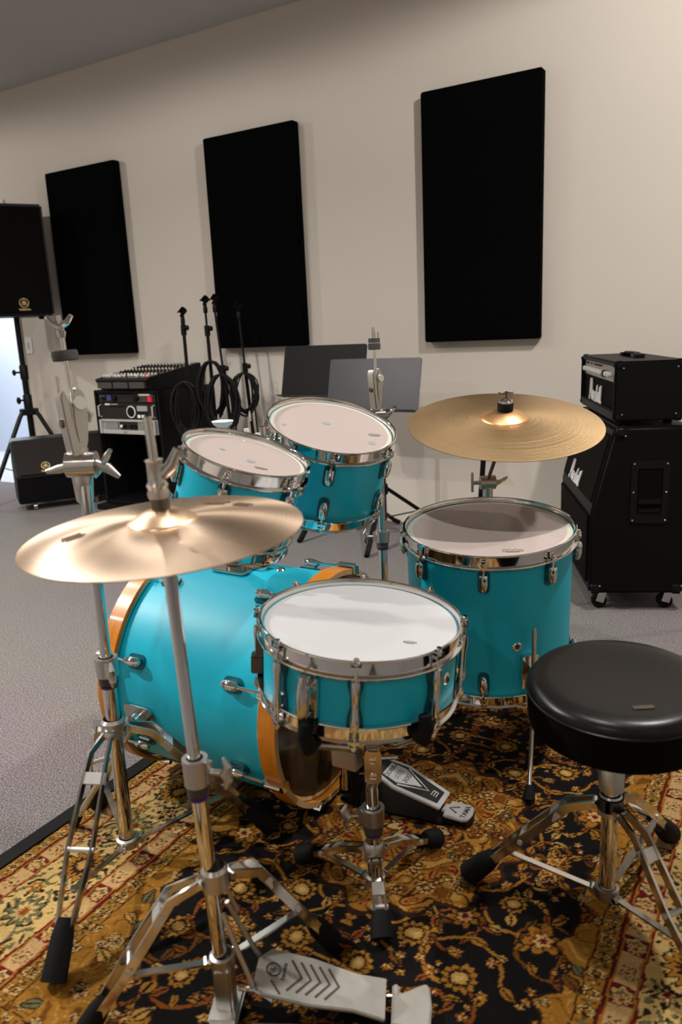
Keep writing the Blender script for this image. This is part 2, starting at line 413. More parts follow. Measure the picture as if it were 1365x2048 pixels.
MB().prism(ngon(.066, 6), .61, .655).build('hub', BLACK, t, bevel=.004)
for a in (205, 325, 85):
    d = V(math.cos(R_(a)), math.sin(R_(a)), 0)
    lg = MB().tube([d * .05 + V(0, 0, .635), d * .075 + V(0, 0, .60), d * .385 + V(0, 0, .03)], .0155, 10).build('leg', BLACK, t)
    MB().tube([d * .365 + V(0, 0, .062), d * .405 + V(0, 0, .004)], .017, 10).build('rubber_foot', RUBBER, lg)
    MB().bar([d * .02 + V(0, 0, .16), d * .25 + V(0, 0, .265)], .018, .006).build('brace', BLACK, t)
S2 = SF.copy(); S2.translation = PB + V(0, 0, 1.285)
t = thing('loudspeaker', 'tall black loudspeaker cabinet with gold emblem, on a tripod at the left edge', 'loudspeaker', S2)
pl = [(-.235, -.20), (.235, -.20), (.225, .0), (.14, .18), (-.14, .18), (-.225, .0)]
MB().prism(pl, 0, .715).build('cabinet', BLACKP, t, bevel=.012)
MB().prism([(-.215, -.215), (.215, -.215), (.222, -.199), (-.222, -.199)], .02, .695).build('grille', GRILLE, t, bevel=.004)
fork_emblem(t, Matrix.Translation((.045, -.2165, .085)) @ Matrix.Rotation(PI / 2, 4, 'X'), .029)
for sx in (-.16, .16): MB().box((sx, -.1, -.010), (.045, .045, .02)).build('foot', RUBBER, t, bevel=.003)

WB = V(-4.436, 3.204, 0)
WF = Matrix(((SU.x, -SN.x, 0, WB.x), (SU.y, -SN.y, 0, WB.y), (0, 0, 1, 0), (0, 0, 0, 1)))
t = thing('floor_monitor', 'black wedge floor monitor on casters in front of the tripod', 'stage monitor', WF)
sec = [(0, .055), (-.075, .245), (.075, .475), (.16, .49), (.30, .30), (.30, .055)]      # (y, z) profile
vv = [(0.0, y, z) for y, z in sec] + [(.60, y, z) for y, z in sec]; n = len(sec)
ff = [tuple(range(n)), tuple(range(n, 2 * n))[::-1]] + [(i, (i + 1) % n, (i + 1) % n + n, i + n) for i in range(n)]
MB().add(vv, ff).build('cabinet', BLACKP, t, bevel=.008)
gy, gz = .15, .23; L_ = math.hypot(gy, gz); nn = V(0, -gz / L_, gy / L_)
gm = fr(V(.30, 0, .36) + nn * .003, nn, (1, 0, 0))
MB().prism(rrect(.555, .245, .012), 0, .008).build('grille', GRILLE2, t, M=gm)
fork_emblem(t, gm @ Matrix.Translation((-.11, -.07, .0125)), .026)
mb = MB(); mb.tube([(-.003, -.075, .247), (.603, -.075, .247)], .009, 8); mb.build('edge_guard', RUBBER, t)
for cx, cy in ((.1, .05), (.5, .05), (.1, .25), (.5, .25)):
    mb = MB(); mb.cyl((cx - .012, cy, .027), (cx + .012, cy, .027), .0265, 16); mb.box((cx, cy, .05), (.034, .03, .012)); mb.build('caster', CHROME_W, t)

# ------------------------------------------------------------------ rack cabinet, rack gear and mixer
RX0, RX1, RY0, RY1 = -3.825, -3.275, 3.40, 3.86
t = thing('rack_cabinet', 'black equipment rack cabinet standing by the wall under the mixer', 'rack', ((RX0 + RX1) / 2, RY0, 0))
hw = (RX1 - RX0) / 2
mb = MB(); mb.box((-hw + .010, .23, .44), (.02, .46, .72)); mb.build('side_panel', BLACKP, t, bevel=.003)
mb = MB(); mb.box((hw - .010, .23, .44), (.02, .46, .72)); mb.build('side_panel', BLACKP, t, bevel=.003)
MB().box((0, .23, .79), (2 * hw - .044, .46, .02)).build('top_panel', BLACKP, t, bevel=.003)
MB().box((0, .23, .09), (2 * hw - .044, .46, .02)).build('bottom_panel', BLACKP, t, bevel=.003)
MB().box((0, .45, .44), (2 * hw - .044, .015, .676)).build('back_panel', BLACKP, t)
MB().box((0, .20, .06), (2 * hw + .05, .52, .035)).build('base_tray', BLACKP, t, bevel=.004)
for cx in (-.2, .2):
    for cy in (.04, .38):
        mb = MB(); mb.cyl((cx - .011, cy, .021), (cx + .011, cy, .021), .0205, 14); mb.build('caster', RUBBER, t)
yr = RY0 + .006
def rackunit(name, label, cat, z0, z1, m, group='rack mounted units'):
    t = thing(name, label, cat, ((RX0 + RX1) / 2, yr, z0), group)
    MB().box((0, .003, (z1 - z0) / 2), (.482, .006, z1 - z0 - .002)).build('front_panel', m, t, bevel=.0015)
    MB().box((0, .15, (z1 - z0) / 2), (.44, .285, z1 - z0 - .004)).build('chassis', BLACK, t)
    return t
FX = Matrix.Rotation(PI / 2, 4, 'X')
# amplifier, silver
t = rackunit('power_amplifier', 'silver power amplifier with vent grilles, low in the rack', 'amplifier', .530, .622, SILVER)
for sx in (-1, 1):
    MB().box((sx * .228, -.012, .046), (.018, .022, .088)).build('handle', SILVER, t, bevel=.003)
    v = MB().box((sx * .145, -.002, .052), (.115, .006, .044)).build('vent', DARKSTEEL, t)
    for k in range(14): MB().box((sx * .145 - .052 + k * .008, -.0055, .052), (.0035, .003, .042)).build('vent_slat', SILVER, v)
MB().box((0, -.006, .084), (.44, .01, .010)).build('top_rail', SILVER, t, bevel=.002)
MB().box((0, -.008, .014), (.44, .014, .024)).build('bottom_rail', SILVER, t, bevel=.003)
MB().box((.0, -.003, .054), (.15, .005, .05)).build('control_panel', DKPANEL, t)
for kx in (-.03, .03, .06): 
    mb = MB(); knob(mb, Matrix.Translation((kx, -.006, .05)) @ FX, .011, .014); mb.build('gain_knob', BLACKP, t)
MB().box((-.055, -.008, .05), (.02, .006, .016)).build('power_switch', WHITE, t)
text('QSC', .016, INK, t, Matrix.Translation((-.02, -.0155, .014)) @ FX, 'maker_name')
# disc player
t = rackunit('disc_player', 'dark disc player with round jog wheel and grey display, above the silver amplifier', 'disc player', .624, .722, DKPANEL)
for sx in (-1, 1): MB().tube([(sx * .228, -.002, .012), (sx * .228, -.022, .018), (sx * .228, -.022, .08), (sx * .228, -.002, .086)], .005, 8).build('handle', SILVER, t)
mb = MB(); ring = [(.035 + .034 * math.cos(2 * PI * k / 28), -.006, .045 + .034 * math.sin(2 * PI * k / 28)) for k in range(28)]
mb.tube(ring, .0035, 6, closed=True); jw = mb.build('jog_ring', WHITE, t)
mb = MB(); knob(mb, Matrix.Translation((.035, -.001, .045)) @ FX, .030, .010, 24); mb.build('jog_wheel', BLACKP, t)
MB().box((.128, -.003, .066), (.085, .006, .032)).build('display', DISPLAY, t, bevel=.001)
for bx in (.098, .132): MB().box((bx, -.004, .018), (.022, .008, .018)).build('transport_button', WHITE, t, bevel=.001)
MB().box((.190, -.004, .013), (.016, .010, .010)).build('pitch_slider', WHITE, t)
MB().box((.195, -.0015, .05), (.004, .003, .07)).build('slider_slot', INK, t)
MB().box((-.10, -.0015, .078), (.16, .003, .012)).build('disc_tray', BLACK, t, bevel=.001)
MB().box((-.168, -.001, .0895), (.042, .002, .010)).build('maker_mark', PALEINK, t)
MB().box((-.11, -.001, .090), (.06, .002, .003)).build('stripe', PALEINK, t)
for k in range(3): MB().box((.10 + k * .03, -.003, .040), (.012, .006, .006)).build('button', BLACKP, t)
# power unit
t = rackunit('power_conditioner', 'dark top rack unit with red lit switch and black knobs', 'rack unit', .724, .776, DKPANEL)
MB().box((.198, -.004, .022), (.030, .008, .030)).build('red_switch', RED, t, bevel=.001, label='glowing red rocker switch')
MB().box((.16, -.001, .030), (.13, .003, .048)).build('grey_label', DARKSTEEL, t)
MB().box((.155, -.003, .049), (.09, .003, .010)).build('pale_label', PALEINK, t)
MB().box((-.145, -.003, .030), (.035, .003, .032)).build('blue_label', BLUEP, t)
for kx in (-.10, .085, -.19):
    mb = MB(); knob(mb, Matrix.Translation((kx, -.001, .026)) @ FX, .018 if kx != -.19 else .009, .016); mb.build('knob', BLACKP, t)
for k in range(4): MB().box((-.22 + k * .012, -.001, .04 - .01 * (k % 2)), (.004, .003, .004)).build('indicator', PALEINK, t)

# mixer
MX0, MX1, MY0, MY1 = -3.755, -3.315, 3.36, 3.85
zf, zb, z0 = .872, .938, .802
t = thing('mixing_console', 'black mixing console with rows of knobs and faders on the rack', 'mixer', ((MX0 + MX1) / 2, MY0, z0))
wm = (MX1 - MX0) / 2; dm = MY1 - MY0
sec = [(0.045, 0), (0, .062), (.003, zf - z0), (dm, zb - z0), (dm, .02), (dm - .04, 0)]
vv = [(-wm, y, z) for y, z in sec] + [(wm, y, z) for y, z in sec]; n = len(sec)
ff = [tuple(range(n)), tuple(range(n, 2 * n))[::-1]] + [(i, (i + 1) % n, (i + 1) % n + n, i + n) for i in range(n)]
MB().add(vv, ff).build('body', BLACKP, t, bevel=.003)
sl = V(0, dm - .003, zb - zf).normalized(); nm = V(0, -sl.z, sl.y)
MT = fr(V(0, .003, zf - z0), nm, (1, 0, 0))
MB().box((0, dm / 2, .0015), (2 * wm - .03, dm - .02, .003)).build('control_surface', DARKSTEEL, t, M=MT)
fd = MB().box((0, 0, .011), (.010, .018, .012)).build('fader', WHITE, t, bevel=.001, M=MT @ Matrix.Translation((-wm + .035, .05, 0)))
k1 = MB(); knob(k1, None, .0055, .0095, 8); kb = k1.build('knob', PALEINK, t, M=MT @ Matrix.Translation((-wm + .035, .11, .003)))
k1 = MB(); knob(k1, None, .0055, .0095, 8); kd = k1.build('knob', BLACKP, t, M=MT @ Matrix.Translation((-wm + .035, .135, .003)))
random.seed(4)
for c in range(14):
    x = -wm + .035 + c * .0285
    if c: inst(fd, t, MT @ Matrix.Translation((x, .05 + random.uniform(-.012, .012), 0)))
    for r in range(9):
        if c == 0 and r < 2: continue
        inst(kb if (r in (0, 4, 8)) else kd, t, MT @ Matrix.Translation((x, .11 + r * .039 - (.014 if r == 1 else 0), .003)))
MB().box((wm - .06, .05, .012), (.02, .02, .014)).build('master_fader', RED, t, M=MT)
for k in range(3): MB().box((-.135 + k * .135, .004, .032), (.12, .02, .036)).build('front_recess', INK, t)

# ------------------------------------------------------------------ microphone stands with coiled cables
def mic_stand(label, base, top, z_clutch, clip_rot, az0, knob_side=1, clip_kind=0):
    base = V(*base); top = V(*top); t = thing('microphone_stand', label, 'microphone stand', base, 'microphone stands by the back wall')
    d = (top - base); at = lambda z: d * (z / d.z)
    MB().cyl(at(.10), at(z_clutch + .02), .0105, 12).build('lower_tube', BLACK, t)
    MB().cyl(at(z_clutch), at(d.z - .075), .0068, 10).build('upper_tube', BLACK, t)
    c = at(z_clutch)
    mb = MB(); mb.cyl(c - V(0, 0, .03), c + V(0, 0, .03), .0165, 12); mb.cyl(c + V(0, 0, .01), c + V(.033 * knob_side, -.008, .012), .006, 8); mb.sphere(c + V(.038 * knob_side, -.009, .012), .013, .7, 1, 1.2)
    mb.build('clutch', BLACKP, t)
    hb = MB(); hb.lathe([(.03, .05), (.03, .10), (.02, .115)], 14); hb.build('hub', BLACKP, t)
    for k in range(3):
        a = R_(az0 + 120 * k); e = V(math.cos(a), math.sin(a), 0)
        lg = MB().tube([e * .02 + V(0, 0, .085), e * .15 + V(0, 0, .012)], .0075, 8).build('leg', BLACK, t)
        MB().tube([e * .138 + V(0, 0, .0165), e * .165 + V(0, 0, .0095)], .0095, 8).build('rubber_foot', RUBBER, lg)
    # clip: barrel, pivot and a C-shaped cradle
    tp = at(d.z - .075)
    Mc = Matrix.Translation(tp) @ Matrix.Rotation(R_(clip_rot), 4, 'Z')
    cl = MB().lathe([(0, 0), (.011, 0), (.013, .012), (.013, .034), (.010, .042), (0, .042)], 12).build('mic_clip', BLACKP, t, M=Mc)
    mb = MB(); mb.box((0, 0, .05), (.014, .016, .03))
    arc = [(.021 * math.cos(a), .021 * math.sin(a)) for a in [R_(40 + 28 * k) for k in range(11)]]
    arc2 = [(.015 * math.cos(a), .015 * math.sin(a)) for a in [R_(40 + 28 * k) for k in range(11)]]
    ringp = arc + arc2[::-1]
    tilt = Matrix.Translation((0, 0, .074)) @ Matrix.Rotation(R_(52), 4, 'Y') @ Matrix.Rotation(R_(-90), 4, 'Z')
    nA = len(arc)
    vv = [(p[0], p[1], z) for z in (-.022, .022) for p in arc + arc2]
    ff = []
    for i in range(nA - 1):
        for (o0, o1) in ((0, 2 * nA),):
            ff += [(i, i + 1, o1 + i + 1, o1 + i), (nA + i + 1, nA + i, o1 + nA + i, o1 + nA + i + 1), (i + 1, i, nA + i, nA + i + 1), (o1 + i, o1 + i + 1, o1 + nA + i + 1, o1 + nA + i)]
    ff += [(0, 2 * nA, 3 * nA, nA), (nA - 1, 2 * nA - 1, 4 * nA - 1, 3 * nA - 1)]
    mb.add(vv, ff, tilt)
    mb.build('cradle', BLACKP, cl)
    return t
E_ = {}
mic_stand('black microphone stand in front of the mixing console, leftmost of four', (-3.165, 3.55, 0), (-3.163, 3.545, 1.245), 1.14, 0, 100)
mic_stand('thin black microphone stand, second from the mixer, cable hung high', (-3.03, 3.62, 0), (-3.045, 3.615, 1.305), 1.13, 10, 150, 1)
mic_stand('leaning black microphone stand, third from the mixer', (-2.83, 3.56, 0), (-2.95, 3.58, 1.305), .90, -10, 30, 1)
mic_stand('black microphone stand before the middle black panel, rightmost of four', (-2.775, 3.68, 0), (-2.855, 3.68, 1.26), .905, 0, 60, 1)

def coil(label, c, ax, rx, rz, n, seed, tail=True, th=.0042):
    """hank of cable hung on a stand: many loops seen face on"""
    rnd = random.Random(seed); c = V(*c); u = V(*ax).normalized(); f = V(-u.y, u.x, 0)
    t = thing('coiled_cable', label, 'cable', c, 'coiled microphone cables')
    mb = MB(); pts = []
    for k in range(n):
        a_ = rx * rnd.choice((rnd.uniform(.8, 1.05), rnd.uniform(.93, 1.05))); b_ = rz * rnd.uniform(.86, 1.03); ox = rnd.uniform(-.012, .012); off = (k / n - .5) * .045
        for j in range(20):
            an = 2 * PI * j / 20 + PI / 2
            w_ = 1 + .12 * math.sin(an * 2 + k)
            pts.append(u * (a_ * math.cos(an) * w_ + ox) + f * (off + .002 * j / 20) + V(0, 0, rz * 1.0 - b_ + b_ * math.sin(an) - rz))
    mb.tube(pts, th, 6); mb.build('loops', CABLE, t)
    if tail:
        e = u * rx * .8 + V(0, 0, -rz * 1.2); p = [u * rx * .75 + V(0, 0, -rz), e + V(0, 0, -.12), e + V(.01, 0, -.25), e + V(-.03, 0, -.31)]
        MB().tube(p, th, 6).build('tail', CABLE, t)
    q = u * rx * .35 + V(0, 0, -2.0 * rz - .03) + f * -.03
    cn = MB().lathe([(0, 0), (.0085, 0), (.0085, .035), (.006, .045), (.004, .06), (0, .06)], 10).build('connector', SILVER, t, M=Matrix.Translation(q))
    return t
FACE = (.857, .515, 0)
coil('black cable hank hanging on the leftmost microphone stand', (-3.165, 3.51, .84), FACE, .075, .165, 15, 1, False, .0048)
coil('black cable hank hanging on the second microphone stand', (-3.01, 3.58, .955), FACE, .075, .17, 16, 2, False, .0055)
coil('black cable hank on the leaning microphone stand, silver plug showing', (-2.90, 3.53, .88), FACE, .085, .17, 15, 3, True, .005)
coil('black cable hank on the rightmost microphone stand below the panel', (-2.82, 3.64, .88), FACE, .072, .125, 16, 5, True, .005)

# ------------------------------------------------------------------ music stands
def music_stand(label, c, wd, ht, tilt, base, az, rotz=0, dm=None):
    dm = dm or DESK
    t = thing('music_stand', label, 'music stand', V(*base), 'music stands by the back wall')
    c = V(*c) - V(*base)
    M = Matrix.Translation(c) @ Matrix.Rotation(R_(rotz), 4, 'Z') @ Matrix.Rotation(R_(90 - tilt), 4, 'X')
    d = MB().prism(rrect(wd, ht, .014), -.002, .002).build('desk', dm, t, M=M)
    MB().box((0, -ht / 2 + .004, .03), (wd, .004, .06)).build('ledge', DESK, d, bevel=.001)
    MB().box((0, 0, -.012), (.06, .12, .018)).build('bracket', BLACK, t, M=M)
    MB().cyl((0, 0, .26), (0, 0, c.z - .10), .010, 12).build('upper_tube', BLACK, t)
    MB().cyl((0, 0, c.z - .11), (c.x, c.y + .012, c.z - .005), .009, 12).build('neck', BLACK, t)
    MB().cyl((0, 0, .10), (0, 0, .55), .0135, 12).build('lower_tube', BLACK, t)
    MB().lathe([(.02, .24), (.024, .25), (.024, .29), (.018, .30)], 14).build('hub', BLACKP, t)
    for k in range(3):
        a = R_(az + 120 * k); e = V(math.cos(a), math.sin(a), 0)
        lg = MB().bar([e * .02 + V(0, 0, .27), e * .36 + V(0, 0, .014)], .022, .020).build('leg', BLACK, t)
        MB().tube([e * .335 + V(0, 0, .028), e * .375 + V(0, 0, .010)], .0125, 8).build('rubber_foot', RUBBER, lg)
        MB().bar([e * .012 + V(0, 0, .115), e * .20 + V(0, 0, .135)], .014, .004).build('brace', BLACK, t)
    return t
music_stand('black music stand with a wide dark desk under the middle wall panel', (-2.245, 3.605, .885), .525, .285, 14, (-2.245, 3.65, 0), 30)
music_stand('lower music stand whose grey desk shines, right of the black desk', (-1.87, 3.475, .82), .525, .27, 14, (-1.86, 3.535, 0), 283, 0, DESK2)

# low straight stand behind the floor tom
t = thing('low_stand', 'thin black stand rod showing behind the ride cymbal clamp', 'stand', (-1.05, 2.62, 0))
MB().cyl((.045, 0, .10), (.092, -.01, .70), .0095, 12).build('tube', BLACK, t)
MB().lathe([(.0, .06), (.022, .06), (.024, .13), (.014, .14), (0, .14)], 12, Matrix.Translation((.043, 0, 0))).build('hub', BLACKP, t)
for k in range(3):
    a = R_(30 + 120 * k); e = V(math.cos(a), math.sin(a), 0)
    MB().tube([V(.043, 0, .10) + e * .012, V(.043, 0, .008) + e * .17], .007, 8).build('leg', BLACK, t)

# ------------------------------------------------------------------ guitar amplifier: cabinet and head
AB = V(.918, .396, 0).normalized(); AW = V(-AB.y, AB.x, 0)          # back direction, width direction (away)
def ampf(o): return Matrix(((AB.x, AW.x, 0, o[0]), (AB.y, AW.y, 0, o[1]), (0, 0, 1, o[2]), (0, 0, 0, 1)))   # x back, y width, z up
t = thing('guitar_cabinet', 'tall black slanted guitar speaker cabinet on casters, white script logo', 'guitar cabinet', ampf((-.635, 2.863, 0)))
D_, W_, zb_, zt_ = .345, .70, .075, .712
prof = [(0, zb_), (0, .40), (.075, zt_), (D_, zt_), (D_, zb_)]
vv = [(x, 0, z) for x, z in prof] + [(x, W_, z) for x, z in prof]; n = 5
ff = [tuple(range(n)), tuple(range(n, 2 * n))[::-1]] + [(i, (i + 1) % n, (i + 1) % n + n, i + n) for i in range(n)]
MB().add(vv, ff).build('carcass', TOLEX, t, bevel=.012, segs=3)
MB().box((-.004, W_ / 2, .245), (.010, W_ - .06, .265)).build('lower_grille', GRILLE, t, bevel=.003)
sn = V(-(zt_ - .40), 0, .075).normalized()
gm = fr(V(.0375, W_ / 2, .551) + sn * .002, sn, (0, -1, 0))
MB().box((0, .0, 0), (W_ - .06, .262, .010)).build('upper_grille', GRILLE, t, M=gm, bevel=.003)
script_logo(t, gm @ Matrix.Translation((-.05, -.085, .006)), .225)
# handle recess on the side
hc = (.205, .47)
mb = MB()
of = rrect(.135, .235, .012); inn = rrect(.088, .165, .006)
hM = Matrix.Translation((hc[0], -.002, hc[1])) @ Matrix.Rotation(PI / 2, 4, 'X')
n = len(of); vv = [(x, y, .004) for x, y in of] + [(x, y + .006, .004) for x, y in inn] + [(x * .9, y * .9 + .006, -.03) for x, y in inn] + [(x, y, 0) for x, y in of]
ff = [(i, (i + 1) % n, n + (i + 1) % n, n + i) for i in range(n)] + [(n + i, n + (i + 1) % n, 2 * n + (i + 1) % n, 2 * n + i) for i in range(n)] + [(3 * n + i, 3 * n + (i + 1) % n, (i + 1) % n, i) for i in range(n)]
hp = mb.add(vv, ff, hM).build('handle_plate', BLACKP, t)
mb = MB(); mb.prism([(x * .92, y * .92 + .006) for x, y in inn], .001, .0045, hM); mb.build('handle_recess', VELVET, hp)
MB().box((hc[0], -.009, hc[1] - .035), (.08, .008, .020)).build('handle_grip', BLACKP, hp, bevel=.003)
MB().box((hc[0], -.009, hc[1] - .068), (.08, .006, .016)).build('handle_grip', BLACKP, hp, bevel=.003)
for sx in (-.058, .058):
    for sz in (-.106, 0, .106): MB().sphere((hc[0] + sx, -.007, hc[1] + sz), .0042, 1, .6, 1, 8, 5).build('screw', CHROME, hp)
for (cx, cz) in ((.085, zt_ - .01), (D_ - .01, zt_ - .01), (.012, zb_ + .012), (D_ - .012, zb_ + .012)):
    for cy in (.006, W_ - .006):
        c_ = MB().box((0, 0, 0), (.052, .03, .046)).build('corner_guard', BLACKP, t, bevel=.012, segs=3, M=Matrix.Translation((cx + (.012 if cx < .1 else -.012), cy, cz - (.010 if cz > .5 else -.010))))
        MB().sphere((.014, -.0155 if cy < .1 else .0155, -.012 if cz > .5 else .012), .004, 1, .6, 1, 8, 5).build('screw', CHROME, c_)
for cx in (.05, D_ - .05):
    for cy in (.06, W_ - .06):
        c_ = MB().cyl((cx - .0, cy - .012, .029), (cx, cy + .012, .029), .0285, 18).build('caster', RUBBER, t)
        mb = MB(); mb.bar([(cx, cy - .015, .026), (cx + .012, cy - .015, .07)], .03, .003, up=(0, 1, 0)); mb.bar([(cx, cy + .015, .026), (cx + .012, cy + .015, .07)], .03, .003, up=(0, 1, 0)); mb.box((cx + .01, cy, .071), (.055, .05, .004)); mb.build('fork', CHROME_W, c_)

HO = V(-.635, 2.863, 0) + AB * .070 + AW * .012
t = thing('amplifier_head', 'black amplifier head with silver control strip, on the guitar cabinet', 'amplifier head', ampf((HO.x, HO.y, .713)))
hD, hW, hz0, hz1 = .245, .68, .018, .232
mb = MB()
mb.box((hD / 2, .009, (hz0 + hz1) / 2), (hD, .018, hz1 - hz0)); mb.build('side_panel', TOLEX, t, bevel=.006)
MB().box((hD / 2, hW - .009, (hz0 + hz1) / 2), (hD, .018, hz1 - hz0)).build('side_panel', TOLEX, t, bevel=.006)
MB().box((hD / 2, hW / 2, hz1 - .009), (hD, hW - .030, .018)).build('top_panel', TOLEX, t, bevel=.005)
MB().box((hD / 2, hW / 2, hz0 + .018), (hD, hW - .030, .036)).build('bottom_panel', TOLEX, t, bevel=.005)
MB().box((.135, hW / 2, .13), (.20, hW - .04, .15)).build('chassis', BLACK, t)
MB().box((.022, hW / 2, .1035), (.012, hW - .034, .099)).build('front_cloth', GRILLE, t)
MB().box((.022, hW / 2, .183), (.014, hW - .034, .060)).build('control_strip', GREYPANEL, t, bevel=.001)
HR = Matrix(((0, 0, -1, 0), (-1, 0, 0, 0), (0, 1, 0, 0), (0, 0, 0, 1)))        # local x right on front, y up, z out
def hf(y, z, out=.014): return Matrix.Translation((out, y, z)) @ HR
k1 = MB(); knob(k1, None, .0105, .016, 12); kk = None
for k in range(10):
    y = hW - .06 - k * .038
    if kk is None: kk = k1.build('control_knob', WHITE, t, M=hf(y, .178))
    else: inst(kk, t, hf(y, .178))
k1 = MB(); k1.box((0, 0, .006), (.034, .026, .012)); k1.build('footswitch_block', BLACKP, t, M=hf(.235, .176), bevel=.002)
for k in range(2): inst(kk, t, hf(.185 - .05 * k, .178))
kb2 = None
for y in (.60, .57, .50, .43, .40, .37, .34, .31):
    if kb2 is None: kb2 = MB().box((0, 0, .003), (.006, .006, .006)).build('push_button', INK, t, M=hf(y, .203))
    else: inst(kb2, t, hf(y, .203))
MB().box((0, 0, .004), (.014, .024, .008)).build('power_rocker', INK, t, M=hf(.045, .170))
script_logo(t, hf(.40, .094, .012), .24)
for y in (.0, hW):
    for x in (.0, hD):
        for z in (hz0, hz1):
            c_ = MB().box((0, 0, 0), (.040, .040, .034)).build('corner_guard', BLACKP, t, bevel=.011, segs=3, M=Matrix.Translation((x + (.017 if x < .1 else -.017), y + (.017 if y < .1 else -.017), z + (.014 if z < .1 else -.014))))
            MB().sphere((.012 if x < .1 else -.012, -.0195 if y < .1 else .0195, -.010 if z > .1 else .010), .0035, 1, .6, 1, 8, 5).build('screw', CHROME, c_)
hd = MB(); hd.tube([(.135, hW / 2 - .10, hz1 + .006), (.135, hW / 2 - .07, hz1 + .016), (.135, hW / 2 + .07, hz1 + .016), (.135, hW / 2 + .10, hz1 + .006)], 1, sec=[(-.004, -.014), (.004, -.014), (.004, .014), (-.004, .014)], up=(0, 0, 1)); hh_ = hd.build('carry_handle', BLACKP, t, bevel=.002)
for sg in (-1, 1): MB().box((.135, hW / 2 + sg * .11, hz1 + .007), (.038, .04, .014)).build('handle_end_cap', BLACKP, hh_, bevel=.003)
for x in (.04, hD - .04):
    for y in (.06, hW - .06): MB().cyl((x, y, .001), (x, y, .020), .016, 14).build('foot', RUBBER, t)

